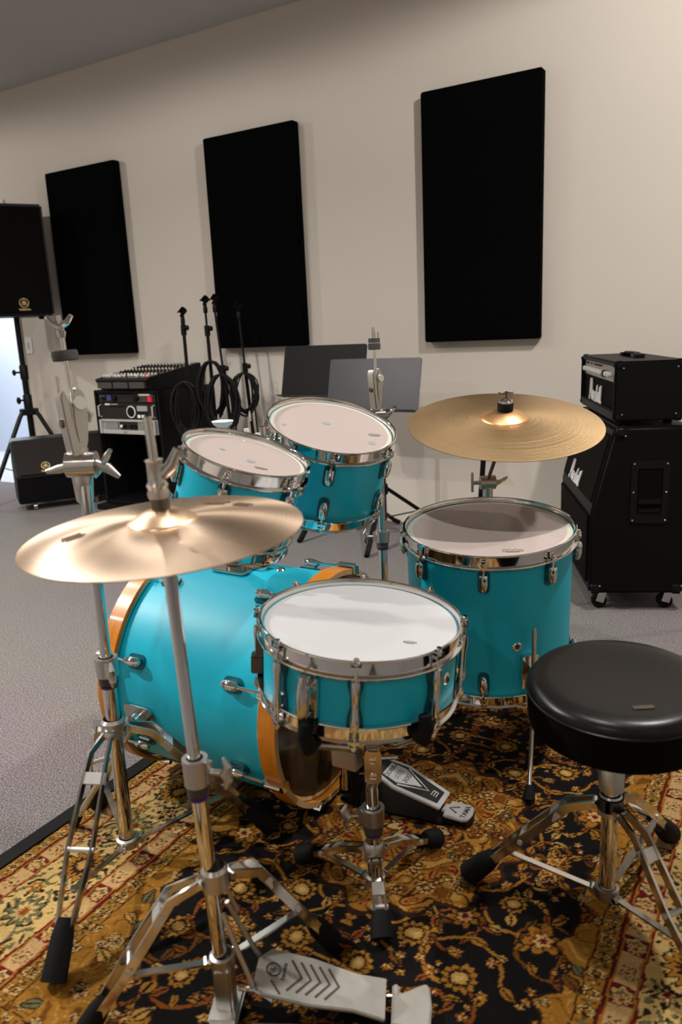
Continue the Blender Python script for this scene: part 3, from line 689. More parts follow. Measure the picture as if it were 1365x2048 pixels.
# ================================================================== the rug: pattern laid knot by knot as colour per knot
def rug_colours(U, Vv, st, bind):
    rs = np.random.RandomState(7)
    nu, nv = int(round(U / st)), int(round(Vv / st))
    u = (np.arange(nu) + .5) * st; v = (np.arange(nv) + .5) * st
    X, Y = np.meshgrid(u, v)
    def smooth_noise(s, amp):
        a = rs.rand(int(Vv / s) + 4, int(U / s) + 4); gx = X / s; gy = Y / s
        ix = gx.astype(int); iy = gy.astype(int); fx = gx - ix; fy = gy - iy
        fx = fx * fx * (3 - 2 * fx); fy = fy * fy * (3 - 2 * fy)
        return ((a[iy, ix] * (1 - fx) + a[iy, ix + 1] * fx) * (1 - fy) + (a[iy + 1, ix] * (1 - fx) + a[iy + 1, ix + 1] * fx) * fy - .5) * 2 * amp
    Xj = X + smooth_noise(.02, .0035); Yj = Y + smooth_noise(.02, .0035)
    PAL = np.array([(.006, .005, .005), (.33, .145, .018), (.15, .055, .007), (.54, .36, .13), (.15, .006, .010), (.22, .058, .008), (.13, .13, .055), (.028, .011, .006), (.45, .25, .06), (.50, .31, .13)])
    BK, GD, DG, CR, RD, RU, GN, BR, LG, PK = range(10)
    C = np.full(X.shape, BK, int)
    def setc(m, c): C[m] = c
    def flower(cx, cy, r, p=8, rot=0., cols=(BR, GD, CR, RU, LG), depth=.18):
        dx = Xj - cx; dy = Yj - cy; d = np.hypot(dx, dy); th = np.arctan2(dy, dx) + rot
        rr = r * (1 - depth + depth * np.cos(p * th))
        for k, c in zip((1.14, 1.0, .68, .5, .26), cols): setc(d < rr * k, c)
        setc((d < rr * .95) & (d > rr * .66) & (np.cos(p * th) < -.75), cols[0])
    def leaf(cx, cy, ln, wd, a, c, edge=BR):
        dx = Xj - cx; dy = Yj - cy; s = dx * np.cos(a) + dy * np.sin(a); q = -dx * np.sin(a) + dy * np.cos(a)
        tt = np.clip(s / ln, -1, 1); prof = wd * (1 - tt ** 2) * (1 - .45 * tt)
        ins = (np.abs(s) < ln)
        setc(ins & (np.abs(q) < prof + .0035), edge); setc(ins & (np.abs(q) < prof), c)
        setc(ins & (np.abs(q) < .0018) & (np.abs(s) < ln * .8), edge)
    def line(pts, wd, c):
        for (x0, y0), (x1, y1) in zip(pts[:-1], pts[1:]):
            dx, dy = x1 - x0, y1 - y0; l2 = dx * dx + dy * dy + 1e-12
            tt = np.clip(((Xj - x0) * dx + (Yj - y0) * dy) / l2, 0, 1)
            setc(np.hypot(Xj - x0 - tt * dx, Yj - y0 - tt * dy) < wd, c)
    def spiral(cx, cy, r, turns, a0, sg, c, wd=.0032):
        pts = []
        for k in range(26):
            f = k / 25; a = a0 + sg * turns * 2 * PI * f; pts.append((cx + r * (1 - .75 * f) * math.cos(a), cy + r * (1 - .75 * f) * math.sin(a)))
        line(pts, wd, c); return pts
    def palmette(cx, cy, r, a, cols=(BR, GD, RU, CR, LG)):
        for k in range(7):
            b = a + (k - 3) * .52; leaf(cx + math.cos(b) * r * .55, cy + math.sin(b) * r * .55, r * .5, r * .2, b, cols[1] if k % 2 else cols[4], cols[0])
        flower(cx, cy, r * .52, 7, a, (cols[0], cols[2], cols[3], cols[1], cols[2]))
    BW = .315 + bind
    fx, fy = U - BW, Vv - BW                       # half size of the field
    # -- dark field: vines, sprays, flowers
    rnd = random.Random(11)
    cents = []
    tries = 0
    while len(cents) < 34 and tries < 4000:
        tries += 1; p = (rnd.uniform(-.02, fx + .02), rnd.uniform(-.02, fy + .04))
        if all((p[0] - q[0]) ** 2 + (p[1] - q[1]) ** 2 > .098 ** 2 for q in cents): cents.append(p)
    for p in cents:
        sp = spiral(p[0] + rnd.uniform(-.03, .03), p[1] + rnd.uniform(-.03, .03), rnd.uniform(.055, .095), rnd.uniform(.8, 1.3), rnd.uniform(0, 6.28), rnd.choice((-1, 1)), rnd.choice((RU, DG, GD, RU)))
        for q in sp[::3]:
            a = rnd.uniform(0, 6.28); ln = rnd.uniform(.010, .021)
            leaf(q[0] + math.cos(a) * ln, q[1] + math.sin(a) * ln, ln, ln * .48, a, rnd.choice((GD, GD, LG, DG, RU, DG, GD)), BK)
    for k, p in enumerate(cents):
        r = rnd.uniform(.024, .040)
        if k % 3 == 0: palmette(p[0], p[1], r * 1.25, rnd.uniform(0, 6.28), (BR, GD, RU, CR, LG))
        elif k % 3 == 1: flower(p[0], p[1], r, rnd.choice((6, 8, 10)), rnd.random(), (BR, GD, rnd.choice((RU, PK)), CR, RD))
        else: flower(p[0], p[1], r * .85, 12, rnd.random(), (BK, GD, BR, LG, CR), .1)
    for k in range(150):
        x, y = rnd.uniform(0, fx), rnd.uniform(0, fy); r = rnd.uniform(.006, .012)
        if C[min(nv - 1, int(y / st)), min(nu - 1, int(x / st))] == BK: flower(x, y, r, 5, rnd.random() * 6, (BK, rnd.choice((GD, RU, DG)), CR, RU, GD), .25)
    # -- centre medallion: gold ground with dark red arabesque
    th = np.arctan2(Y, X); rm = np.hypot(Xj / .22, Yj / .27)
    sc = 1 + .06 * np.cos(16 * th) + .03 * np.cos(8 * th)
    med = rm < sc
    A = np.sin(Xj * 95 + 2.2 * np.sin(Yj * 60)) + np.sin(Yj * 88 + 2.0 * np.sin(Xj * 66)) + .8 * np.sin((Xj + Yj) * 120)
    setc(rm < sc * 1.05, BR); setc(med, GD); setc(med & (np.abs(A-.0)<.12), DG)
    setc(med & (A > 1.35), LG); setc(med & (A < -1.3), DG); setc(med & (np.abs(A - .35) < .2), BR); setc(med & (np.abs(A + .95) < .16), RD)
    rm_ = random.Random(5)
    for k in range(26):
        a = rm_.uniform(0, PI / 2); d = math.sqrt(rm_.random()) * .9
        flower(d * .22 * math.cos(a), d * .27 * math.sin(a), rm_.uniform(.010, .022), rm_.choice((5, 6, 8)), rm_.random(), (BR, rm_.choice((CR, LG, GN, DG)), BR, RU, CR))
    flower(0, 0, .075, 12, 0, (BR, CR, RD, GD, BR))
    # -- gold spandrels along the field edge with a scalloped line
    ed = np.minimum(fx - Xj, fy - Yj); al = np.where(fx - Xj < fy - Yj, Yj, Xj)
    corner = np.clip(1 - np.hypot(fx - Xj, fy - Yj) / .42, 0, 1)
    wsp = .034 + .016 * np.sin(al * 42) + .009 * np.sin(al * 97 + 1) + .13 * corner
    inf = ed > 0
    sp_ = inf & (ed < wsp)
    setc(inf & (ed < wsp + .006), BR); setc(sp_, GD)
    B_ = np.sin(Xj * 70 + 2.4 * np.sin(Yj * 44)) + np.sin(Yj * 64 + 2 * np.sin(Xj * 52))
    setc(sp_ & (np.abs(B_ - .2) < .10), LG); setc(sp_ & (np.abs(B_ + .9) < .10), DG); setc(sp_ & (B_ > 1.55), DG)
    rm_ = random.Random(9); n = 0
    for k in range(600):
        x, y = rm_.uniform(0, fx), rm_.uniform(0, fy)
        if sp_[min(nv - 1, int(y / st)), min(nu - 1, int(x / st))]:
            n += 1
            if n > 46: break
            if n % 3: flower(x, y, rm_.uniform(.009, .017), rm_.choice((5, 6, 8)), rm_.random(), (BR, rm_.choice((CR, LG, PK)), rm_.choice((BR, RU, GN)), CR, RD))
            else: leaf(x, y, .02, .009, rm_.uniform(0, 6.28), rm_.choice((LG, GN, DG)), BR)
    # -- borders in (d, s): distance from the edge and along it
    d = np.minimum(U - Xj, Vv - Yj) - bind; s = np.where(U - Xj < Vv - Yj, Yj, Xj)
    def band(a, b): return (d >= a) & (d < b)
    def ros(a, b, per, off, r, cols, p=8, dp=.15):
        c = (a + b) / 2; q = (s + off) % per - per / 2; dd = np.hypot(q, d - c); tt = np.arctan2(d - c, q); rr = r * (1 - dp + dp * np.cos(p * tt)); m = band(a, b)
        for k, cl in zip((1.15, 1, .66, .36), cols): setc(m & (dd < rr * k), cl)
    def guard(a, b, bg, seed):
        setc(band(a, b), bg); ros(a, b, .042, 0, (b - a) * .40, (BR, CR, BR, GD), 6, .2); ros(a, b, .042, .021, (b - a) * .26, (BR, DG, GN, CR), 4, .3)
        setc(band(a, a + .003), BR); setc(band(b - .003, b), BR)
    setc(d < BW - bind, CR)
    guard(0, .034, GD, 1)
    def redband(a, b):
        setc(band(a, b), PK)
        q = (s % .118) / .118
        setc(band(a, b) & (q < .36), RD)
        ros(a, b, .118, .037, (b - a) * .36, (BR, CR, GN, GD), 6); ros(a, b, .059, .0, (b - a) * .27, (RD, CR, PK, RU), 8, .25); ros(a, b, .118, .09, (b - a) * .30, (BR, PK, CR, RD), 5, .25)
        setc(band(a, a + .004), RD); setc(band(a + .004, a + .008), GD); setc(band(b - .004, b), RD); setc(band(b - .008, b - .004), GD)
    redband(.034, .084)
    a, b = .084, .222
    setc(band(a, b), CR)
    wv = (a + b) / 2 + .036 * np.sin(s * 2 * PI / .30)
    setc(band(a, b) & (np.abs(d - wv) < .003), GN)
    E1 = np.sin(s * 150 + 2 * np.sin(d * 130)) + np.sin(d * 165 + 2 * np.sin(s * 120))
    setc(band(a, b) & (E1 > 1.35), GN); setc(band(a, b) & (E1 < -1.45), BR); setc(band(a, b) & (np.abs(E1 - 1.1) < .10), BR)
    ros(a, b, .30, .0, .048, (BR, GD, BR, LG), 14, .16); ros(a, b, .30, .15, .038, (BR, GN, CR, RU), 10, .2)
    ros(a, a + .075, .30, .075, .024, (BR, BR, CR, RD), 6, .3); ros(b - .075, b, .30, .225, .024, (BR, BR, CR, RD), 6, .3)
    ros(b - .06, b, .30, .06, .018, (BR, RU, CR, GD), 6, .3); ros(a, a + .06, .30, .21, .018, (BR, GD, RU, CR), 6, .3)
    redband(.222, .275)
    guard(.275, .315, GD, 2)
    setc(d < 0, BK)
    col = PAL[C] * .78 * (1 + rs.uniform(-.16, .16, C.shape))[..., None]
    full = np.concatenate([col[:, ::-1], col], 1); full = np.concatenate([full[::-1], full], 0)
    return full, X, Y

def build_rug():
    U, Vv, st, bind = .780, 1.125, .003, .045
    full, _, _ = rug_colours(U, Vv, st, bind)
    full = full[15:-15, 15:-15]                     # knotted part; the binding is its own part
    nv, nu, _ = full.shape
    cxr, cyr = -.660, 1.375
    t = thing('persian_rug', 'black and gold oriental floral rug under the drum kit', 'rug', (cxr, cyr, 0))
    rs = np.random.RandomState(3)
    xs = (np.arange(nu) - (nu - 1) / 2) * st; ys = (np.arange(nv) - (nv - 1) / 2) * st
    X, Y = np.meshgrid(xs, ys); Z = .0085 + rs.uniform(-.0006, .0006, X.shape)
    me = bpy.data.meshes.new('knotted_pile')
    n = nu * nv; me.vertices.add(n); me.vertices.foreach_set('co', np.stack([X, Y, Z], -1).astype(np.float32).ravel())
    a = (np.arange(nv - 1)[:, None] * nu + np.arange(nu - 1)[None]).ravel()
    quads = np.stack([a, a + 1, a + 1 + nu, a + nu], 1).astype(np.int32)
    me.loops.add(quads.size); me.loops.foreach_set('vertex_index', quads.ravel())
    me.polygons.add(len(quads)); me.polygons.foreach_set('loop_start', np.arange(0, quads.size, 4, dtype=np.int32))
    me.update(calc_edges=True)
    at = me.color_attributes.new('knot_colour', 'FLOAT_COLOR', 'POINT')
    at.data.foreach_set('color', np.concatenate([full.reshape(-1, 3), np.ones((n, 1))], 1).astype(np.float32).ravel())
    m = mat('rug_pile', (.3, .2, .1), .92, spec=.12, bump=.5, bscale=500)
    an = m.node_tree.nodes.new('ShaderNodeAttribute'); an.attribute_name = 'knot_colour'
    m.node_tree.links.new(an.outputs['Color'], m.node_tree.nodes['Principled BSDF'].inputs['Base Color'])
    me.materials.append(m)
    o = bpy.data.objects.new('knotted_pile', me); COL.objects.link(o); o.parent = t; o['kind'] = 'stuff'
    hx, hy = nu * st / 2, nv * st / 2
    mb = MB()
    mb.box((-hx - .0225, 0, .0045), (.045, 2 * hy + .09, .009)); mb.box((hx + .0225, 0, .0045), (.045, 2 * hy + .09, .009))
    mb.box((0, -hy - .0225, .0045), (2 * hx, .045, .009)); mb.box((0, hy + .0225, .0045), (2 * hx, .045, .009))
    mb.build('binding', RUBBER, t, bevel=.003, label='plain black woven edge')
build_rug()
RUGZ = .009

# ================================================================== drums
def hoop_profile(Rs, top=True):
    p = [(Rs + .0005, -.032), (Rs + .0115, -.032), (Rs + .0122, -.030), (Rs + .0115, -.028), (Rs + .0045, -.0262), (Rs + .0042, -.0045), (Rs + .0075, -.0022), (Rs + .0092, -.0006), (Rs + .0088, .0012), (Rs + .0068, .0020), (Rs + .0040, .0010), (Rs + .0022, -.0030), (Rs + .0020, -.012)]
    return p if top else [(r, -z) for r, z in p]

def bullet_lug(parent, M, sgn, rodlen):
    """small bullet lug on a gasket, with its tension rod; local: x out from shell, z up, rod towards sgn*z"""
    mb = MB()
    mb.lathe([(0, .020), (.0085, .020), (.0105, .016), (.0105, -.004), (.0085, -.016), (.004, -.024), (0, -.026)], 14, Matrix.Translation((.012, 0, 0)) @ Matrix.Diagonal((1, 1, sgn, 1)))
    mb.box((.005, 0, .002 * sgn), (.012, .015, .026))
    o = mb.build('lug', CHROME, parent, M=M)
    MB().prism(rrect(.027, .058, .012), 0, .0022).build('gasket', TEAL_D, o, M=fr((0, 0, -.002 * sgn), (1, 0, 0), (0, 1, 0)))
    rd = MB(); rd.cyl((.012, 0, .018 * sgn), (.012, 0, (.018 + rodlen) * sgn), .0031, 8)
    z = .018 + rodlen
    rd.box((.011, 0, (z - .006) * sgn), (.016, .018, .006)); rd.cyl((.012, 0, z * sgn - .002 * sgn), (.012, 0, (z + .010) * sgn), .0046, 8); rd.cyl((.012, 0, (z + .001) * sgn), (.012, 0, (z + .004) * sgn), .0075, 10)
    rd.build('tension_rod', CHROME, o)
    return o

def long_lug(parent, M, H):
    mb = MB()
    mb.lathe([(0, H / 2), (.0075, H / 2), (.0085, H / 2 - .012), (.0062, .012), (.0062, -.012), (.0085, -H / 2 + .012), (.0075, -H / 2), (0, -H / 2)], 14, Matrix.Translation((.013, 0, 0)))
    for sg in (-1, 1): mb.box((.006, 0, sg * (H / 2 - .016)), (.012, .010, .016))
    o = mb.build('lug', CHROME, parent, M=M)
    hh = H / 2 + .006
    poly = [(-.014, hh), (.014, hh), (.0135, hh * .6), (.0085, hh * .2), (.0085, -hh * .2), (.0135, -hh * .6), (.014, -hh), (-.014, -hh), (-.0135, -hh * .6), (-.0085, -hh * .2), (-.0085, hh * .2), (-.0135, hh * .6)]
    MB().prism(poly, 0, .0025).build('gasket', TEAL_D, o, M=fr((0, 0, 0), (1, 0, 0), (0, 1, 0)))
    for sg in (-1, 1):
        rd = MB(); z0 = H / 2 - .004; z = H / 2 + .030
        rd.cyl((.013, 0, z0 * sg), (.013, 0, z * sg), .0031, 8); rd.box((.012, 0, (z - .006) * sg), (.014, .018, .006)); rd.cyl((.013, 0, (z - .002) * sg), (.013, 0, (z + .010) * sg), .0046, 8); rd.cyl((.013, 0, (z + .001) * sg), (.013, 0, (z + .004) * sg), .0075, 10)
        rd.build('tension_rod', CHROME, o)
    return o

def dirf(a, r, z):
    """local frame on a drum shell at angle a (deg, 0 = facing camera, + to the right): x out, z up"""
    o = V(math.sin(R_(a)), -math.cos(R_(a)), 0); return fr(o * r + V(0, 0, z), (0, 0, 1), o)

def drum(name, label, cat, c, n, Rh, depth, angs, headm, seg=72, long=False, group=None, bottom=True):
    F = facing(c, n)
    t = thing(name, label, cat, F, group)
    Rs = Rh - .009
    MB().lathe([(Rs, -.012), (Rs, -depth + .012), (Rs - .006, -depth + .012), (Rs - .006, -.012)], seg, closed=True).build('shell', TEAL, t)
    MB().lathe(hoop_profile(Rs), seg, closed=True).build('hoop', CHROME, t)
    MB().lathe(hoop_profile(Rs, False), seg, Matrix.Translation((0, 0, -depth)), closed=True).build('hoop', CHROME, t)
    h_ = MB().lathe([(0, -.0105), (Rs * .5, -.0105), (Rs * .93, -.0105)], seg).build('head', headm, t)
    MB().lathe([(Rs * .93, -.0105), (Rs * .985, -.0107), (Rs * 1.0, -.013), (Rs + .0035, -.022), (Rs + .0035, -.026), (Rs, -.026)], seg).build('collar', HEAD_RIM if headm is not HEAD_W else HEAD_W, h_)
    if bottom: MB().lathe([(0, -depth + .0105), (Rs * .97, -depth + .0105), (Rs + .003, -depth + .02), (Rs + .003, -depth + .024), (Rs, -depth + .024)], seg).build('resonant_head', HEAD_RES, t)
    src = [None, None]
    for a in angs:
        if long:
            H = depth - .062
            if src[0] is None: src[0] = long_lug(t, dirf(a, Rs, -depth / 2), H)
            else: inst(src[0], t, dirf(a, Rs, -depth / 2))
        else:
            for i, sg in enumerate((1, -1)):
                z = -.062 if sg == 1 else -depth + .062
                if src[i] is None: src[i] = bullet_lug(t, dirf(a, Rs, z), sg, .025)
                else: inst(src[i], t, dirf(a, Rs, z))
    return t, Rs, F

def badge(t, Rs, a, z, r=.011):
    mb = MB(); mb.lathe([(r * .42, .0), (r * .45, .003), (r * .8, .0035), (r, .001), (r, 0)], 20, fr((0, 0, 0), (0, 0, 1)))
    b = mb.build('vent_badge', CHROME, t, M=dirf(a, Rs, z) @ fr((0, 0, 0), (1, 0, 0), (0, 1, 0)))
    MB().lathe([(0, .0012), (r * .45, .0012)], 14).build('vent_hole', INK, b)
    return b

def dot(t, x, y, r): return MB().lathe([(0, -.0098), (r, -.0098)], 18, Matrix.Translation((x, y, 0))).build('dot', DOT, t, label='small grey round dot on the head')
def head_mark(t, x, y, s, rot=0):
    mb = MB()
    pts = [(-1, 0), (-.8, .5), (-.5, .1), (-.3, .7), (0, .15), (.3, .7), (.5, .1), (.8, .5), (1, 0)]
    mb.tube([(p[0] * s, p[1] * s * .6, 0) for p in pts], s * .045, 5); mb.tube([(-s, -.18 * s, 0), (s, -.18 * s, 0)], s * .06, 5); mb.tube([(-.7 * s, -.42 * s, 0), (.6 * s, -.42 * s, 0)], s * .05, 5)
    mb.build('head_mark', FADED, t, M=Matrix.Translation((x, y, -.0102)) @ Matrix.Rotation(R_(rot), 4, 'Z'), label='small dark crown mark printed on the head')

# -- floor tom
FT = V(-.643, 1.777, .612); FTN = V(.038, -.098, .994)
ft, Rs, F = drum('floor_tom', 'large turquoise floor tom standing on chrome legs', 'drum', FT, FTN, .213, .393, [-3 + 45 * k for k in range(8)], HEAD_C, 84)
dot(ft, .0, .06, .011); dot(ft, -.105, .045, .010); head_mark(ft, .055, -.145, .024, 4)
badge(ft, Rs, 19, -.235, .012)
Fi = F.inverted()
def ft_leg(a, foot=None):
    out = V(math.sin(R_(a)), -math.cos(R_(a)), 0)
    br = MB(); br.box((.006, 0, 0), (.012, .04, .085)); br.box((.022, 0, .0), (.026, .022, .05)); br.cyl((.026, .01, -.01), (.026, .032, -.01), .006, 8); br.wing((.026, .036, -.01), (0, 0, 1), .016, .004)
    b = br.build('leg_bracket', CHROME, ft, M=dirf(a, Rs, -.30))
    p = out * (Rs + .026); ztop = -.175
    foot = Fi @ V(*foot) if foot else None
    pts = [p + V(0, 0, ztop), p + V(0, 0, ztop - .012), p + V(0, 0, -.455)]
    end = foot if foot else p + out * .055 + V(0, 0, -.585)
    pts.append(end)
    l = MB().tube(pts, [.003, .0055, .0055, .0055], 10).build('leg', CHROME_W, ft)
    dd = (end - pts[2]).normalized()
    MB().tube([end - dd * .022, end - dd * .005, end + dd * .012], [.009, .013, .015], 12).build('rubber_foot', RUBBER, l)
ft_leg(27, (-.470, 1.572, .024)); ft_leg(-95); ft_leg(150)

# -- snare drum
SN_C = V(-.663, 1.153, .588); SN_N = V(.085, -.009, .996)
sn, Rs, F = drum('snare_drum', 'turquoise snare drum with a plain white coated head', 'drum', SN_C, SN_N, .187, .150, [-48 + 45 * k for k in range(8)], HEAD_W, 84, long=True)
head_mark(sn, .085, -.085, .012, -10)
badge(sn, Rs, 57, -.072, .011)
# strainer (throw-off) and butt plate
mb = MB(); mb.box((.006, 0, 0), (.012, .034, .075)); mb.box((.016, 0, .012), (.014, .022, .04)); th = mb.build('strainer', CHROME, sn, M=dirf(-28, Rs, -.075), bevel=.002)
mb = MB(); mb.lathe([(0, .045), (.006, .045), (.009, .03), (.0115, .012), (.0115, -.022), (.009, -.03), (0, -.03)], 14, Matrix.Translation((.026, 0, 0))); mb.build('lever', CHROME_W, th)
MB().cyl((.02, .012, .02), (.034, .012, .03), .005, 8).build('adjust_knob', CHROME, th)
mb = MB(); mb.box((.008, 0, -.05), (.016, .03, .02)); mb.build('clamp_block', BLACKP, th)
mb = MB(); mb.box((.007, 0, .02), (.014, .03, .05)); mb.box((.012, .0, -.022), (.022, .026, .035)); mb.build('butt_plate', DARKSTEEL, sn, M=dirf(-88, Rs, -.075), bevel=.002)
mb = MB()
for k in range(12): mb.tube([(-.15, -.03 + k * .0055, -.1415), (.15, -.03 + k * .0055, -.1415)], .0012, 5)
mb.build('snare_wires', CHROME_W, sn, M=Matrix.Rotation(R_(28), 4, 'Z'))

# -- rack toms
TR = V(-.991, 1.621, .875); TRN = V(.327, -.147, .934)
trd, Rs, F = drum('rack_tom', 'turquoise rack tom farther from the camera, mounted above the bass drum', 'drum', TR, TRN, .163, .217, [0 + 60 * k for k in range(6)], HEAD_C, 72)
dot(trd, -.012, .022, .0095); dot(trd, .098, -.058, .009); dot(trd, -.118, -.02, .006); head_mark(trd, .108, -.008, .016, 10)
TL = V(-.990, 1.272, .861); TLN = V(.323, .044, .945)
tld, Rs2, F2 = drum('rack_tom', 'smaller turquoise rack tom half hidden by the blurred hi-hat cymbal', 'drum', TL, TLN, .137, .200, [-17 + 60 * k for k in range(6)], HEAD_C, 72)
dot(tld, .01, -.028, .009); dot(tld, -.05, .012, .006); head_mark(tld, .03, -.06, .014, 0); badge(tld, Rs2, 62, -.05, .008)

# -- bass drum (local Z runs to the batter side)
BDA = V(math.cos(.051) * math.cos(-.032), math.sin(.051) * math.cos(-.032), math.sin(-.032)); BDC = V(-.874, 1.40, .289)
BF = fr(BDC, BDA, (0, 0, 1))             # local x up, y = Z cross X
BF = Matrix.Translation((0, 0, .003)) @ BF
bd = thing('bass_drum', 'turquoise bass drum lying on its side with amber wooden hoops', 'drum', BF)
BR_, BL = .276, .48
Rb = BR_ - .016
MB().lathe([(Rb, -.03), (Rb, -BL + .03), (Rb - .007, -BL + .03), (Rb - .007, -.03)], 96, closed=True).build('shell', TEAL, bd)
def bhoop(z0, z1):
    o = MB().lathe([(BR_ - .010, z0), (BR_, z0 + .001), (BR_, z1 - .001), (BR_ - .010, z1)], 96, closed=True).build('hoop', WOOD, bd)
    ze = z1 if z1 > -.1 else z0
    MB().lathe([(BR_ - .0135, ze), (BR_ - .0005, ze + (.0006 if z1 > -.1 else -.0006)), (BR_ - .0005, ze - (.0012 if z1 > -.1 else -.0012)), (BR_ - .0135, ze - (.0012 if z1 > -.1 else -.0012))], 96, closed=True).build('hoop_edge', WOOD_IN, o)
    return o
bhoop(-.042, 0); bhoop(-BL, -BL + .042)
for zz in (-.046, -BL + .043): MB().lathe([(BR_ - .012, zz), (BR_ - .006, zz), (BR_ - .006, zz + .003), (BR_ - .012, zz + .003)], 96, closed=True).build('chrome_edge', CHROME_W, bd)
MB().lathe([(0, -.020), (BR_ * .5, -.020), (BR_ * .925, -.020)], 96).build('batter_head', HEAD_BD, bd)
MB().lathe([(BR_ * .925, -.020), (BR_ * .955, -.018), (BR_ - .011, -.022)], 96).build('head_collar', WOOD_IN, bd)
MB().lathe([(0, -BL + .02), (BR_ * .93, -BL + .02), (BR_ - .011, -BL + .024)], 96).build('front_head', HEAD_RES, bd)
# lugs, rods, claws on both sides; angle measured from up towards the far side
def bframe(a, r, z):
    o = V(math.cos(R_(a)), math.sin(R_(a)), 0); return fr(o * r + V(0, 0, z), (0, 0, 1), o)
src = {}
for a in [70 + 45 * k for k in range(8)]:
    for side in (0, 1):
        sg = 1 if side == 0 else -1
        zl = -.118 if side == 0 else -BL + .098
        Mx = bframe(a, Rb, zl)
        if side not in src:
            mb = MB(); mb.prism(rrect(.034, .048, .012), 0, .003, fr((0, 0, 0), (1, 0, 0), (0, 1, 0)))
            o = mb.build('lug', TEAL_D, bd, M=Mx)
            mb = MB(); mb.lathe([(0, .019), (.008, .019), (.011, .008), (.0105, -.01), (.006, -.019), (0, -.020)], 14, Matrix.Translation((.015, 0, 0)) @ Matrix.Diagonal((1, 1, sg, 1))); mb.box((.007, 0, 0), (.012, .016, .03)); mb.build('lug_barrel', CHROME, o)
            rl = .118 if side == 0 else .098
            mb = MB(); mb.cyl((.017, 0, .015 * sg), (.017, 0, (rl - .002) * sg), .0036, 8); mb.build('tension_rod', CHROME, o)
            mb = MB(); cz = rl * sg
            mb.bar([(.0185, 0, cz - .044 * sg), (.0215, 0, cz - .030 * sg), (.0215, 0, cz + .003 * sg), (.004, 0, cz + .006 * sg)], .022, .006, up=(1, 0, 0))
            mb.cyl((.022, 0, cz - .04 * sg), (.022, 0, cz - .002 * sg), .0075, 10)
            mb.build('claw_hook', CHROME, o)
            src[side] = o
        else: inst(src[side], bd, Mx)
# spurs
for a in (-100, 100):
    o = V(math.cos(R_(a)), math.sin(R_(a)), 0)
    sp = MB().prism(rrect(.07, .085, .014), 0, .005, fr((0, 0, 0), (1, 0, 0), (0, 1, 0))).build('spur_plate', CHROME_W, bd, M=bframe(a, Rb, -BL + .105), bevel=.0015)
    mb = MB(); mb.lathe([(0, 0), (.024, 0), (.024, .022), (.017, .03), (.0, .03)], 18, fr((.004, 0, 0), (1, 0, 0), (0, 1, 0))); mb.build('spur_joint', CHROME, sp)
    p = o * (Rb + .022) + V(0, 0, -BL + .105); Bi = BF.inverted()
    wf = BF @ p; q = Bi @ V(wf.x - .13, wf.y + (-.10 if a > 0 else .10), .016)
    lg = MB().cyl(p, q, .0075, 12).build('spur_leg', CHROME_W, bd)
    dd = (q - p).normalized(); MB().tube([q - dd * .03, q - dd * .004], [.010, .012], 12).build('rubber_foot', RUBBER, lg)
# vent and mount plates on top
mb = MB(); mb.lathe([(.0045, 0), (.005, .003), (.0095, .0035), (.012, .001), (.012, 0)], 20, fr((0, 0, 0), (1, 0, 0), (0, 1, 0)))
vb = mb.build('vent_badge', CHROME, bd, M=bframe(-3, Rb, -.154)); MB().lathe([(0, .001), (.005, .001)], 14, fr((0, 0, 0), (1, 0, 0), (0, 1, 0))).build('vent_hole', INK, vb)
mp = MB().prism(rrect(.075, .10, .014), 0, .006, fr((0, 0, 0), (1, 0, 0), (0, 1, 0))).build('mount_plate', CHROME_W, bd, M=bframe(4, Rb, -.262), bevel=.0015)
MB().prism(rrect(.03, .045, .006), 0, .009, fr((0, 0, 0), (1, 0, 0), (0, 1, 0))).build('memory_clip', CHROME, bd, M=bframe(0, Rb, -.205), bevel=.0015)
# tom holder (a thing of its own, clamped in the bass drum)
hb_ = BF @ V(Rb + .006, 0, -.272)
th_ = thing('tom_holder', 'chrome double tom holder rising from the bass drum between the toms', 'tom holder', hb_)
po = V(-1.125, 1.437, .86) - hb_
MB().lathe([(.027, 0), (.027, .03), (.019, .042), (.0135, .045), (0, .045)], 20).build('socket', CHROME, th_)
MB().cyl((0, 0, .02), po, .0125, 16).build('post', CHROME, th_)
MB().sphere(po, .02, 1, 1, 1).build('ball_joint', CHROME, th_)
for (dc, dn, drr, nmx) in ((TR, TRN, .163, 'tom_arm'), (TL, TLN, .137, 'tom_arm')):
    cc = dc - dn.normalized() * .10; v_ = (V(-1.125, 1.437, .80) - cc); v_ = v_ - dn.normalized() * v_.dot(dn.normalized()); e = cc + v_.normalized() * (drr - .010)
    ar = MB().tube([po, (po + (e - hb_)) / 2 + V(0, 0, .012), e - hb_], .0055, 10).build(nmx, CHROME, th_)
    MB().tube([e - hb_ - v_.normalized() * .002, e - hb_ + v_.normalized() * .022], [.022, .016], 14).build('tom_bracket', CHROME, ar)
MB().tube([V(-1.11, 1.43, .82) - hb_, V(-1.11, 1.43, .885) - hb_], [.0065, .0058], 12).build('arm_end', WHITE, th_, label='pale capped arm end')
MB().tube([V(-1.095, 1.452, .82) - hb_, V(-1.095, 1.452, .872) - hb_], .0058, 12).build('arm_end', WHITE, th_)
MB().tube([V(-1.075, 1.452, .83) - hb_, V(-1.078, 1.449, .888) - hb_], .0075, 12).build('wing_screw', CHROME, th_)
MB().tube([po, V(-1.185, 1.44, .84) - hb_, V(-1.19, 1.442, .872) - hb_], .0055, 8).build('accessory_rod', DARKSTEEL, th_)
MB().lathe([(0, -.016), (.007, -.016), (.009, -.008), (.022, .002), (.0265, .010), (.0255, .011), (.012, .006), (0, .005)], 28, Matrix.Translation(V(-1.192, 1.445, .889) - hb_)).build('pale_cup', WHITE, th_, label='pale saucer-shaped cup')

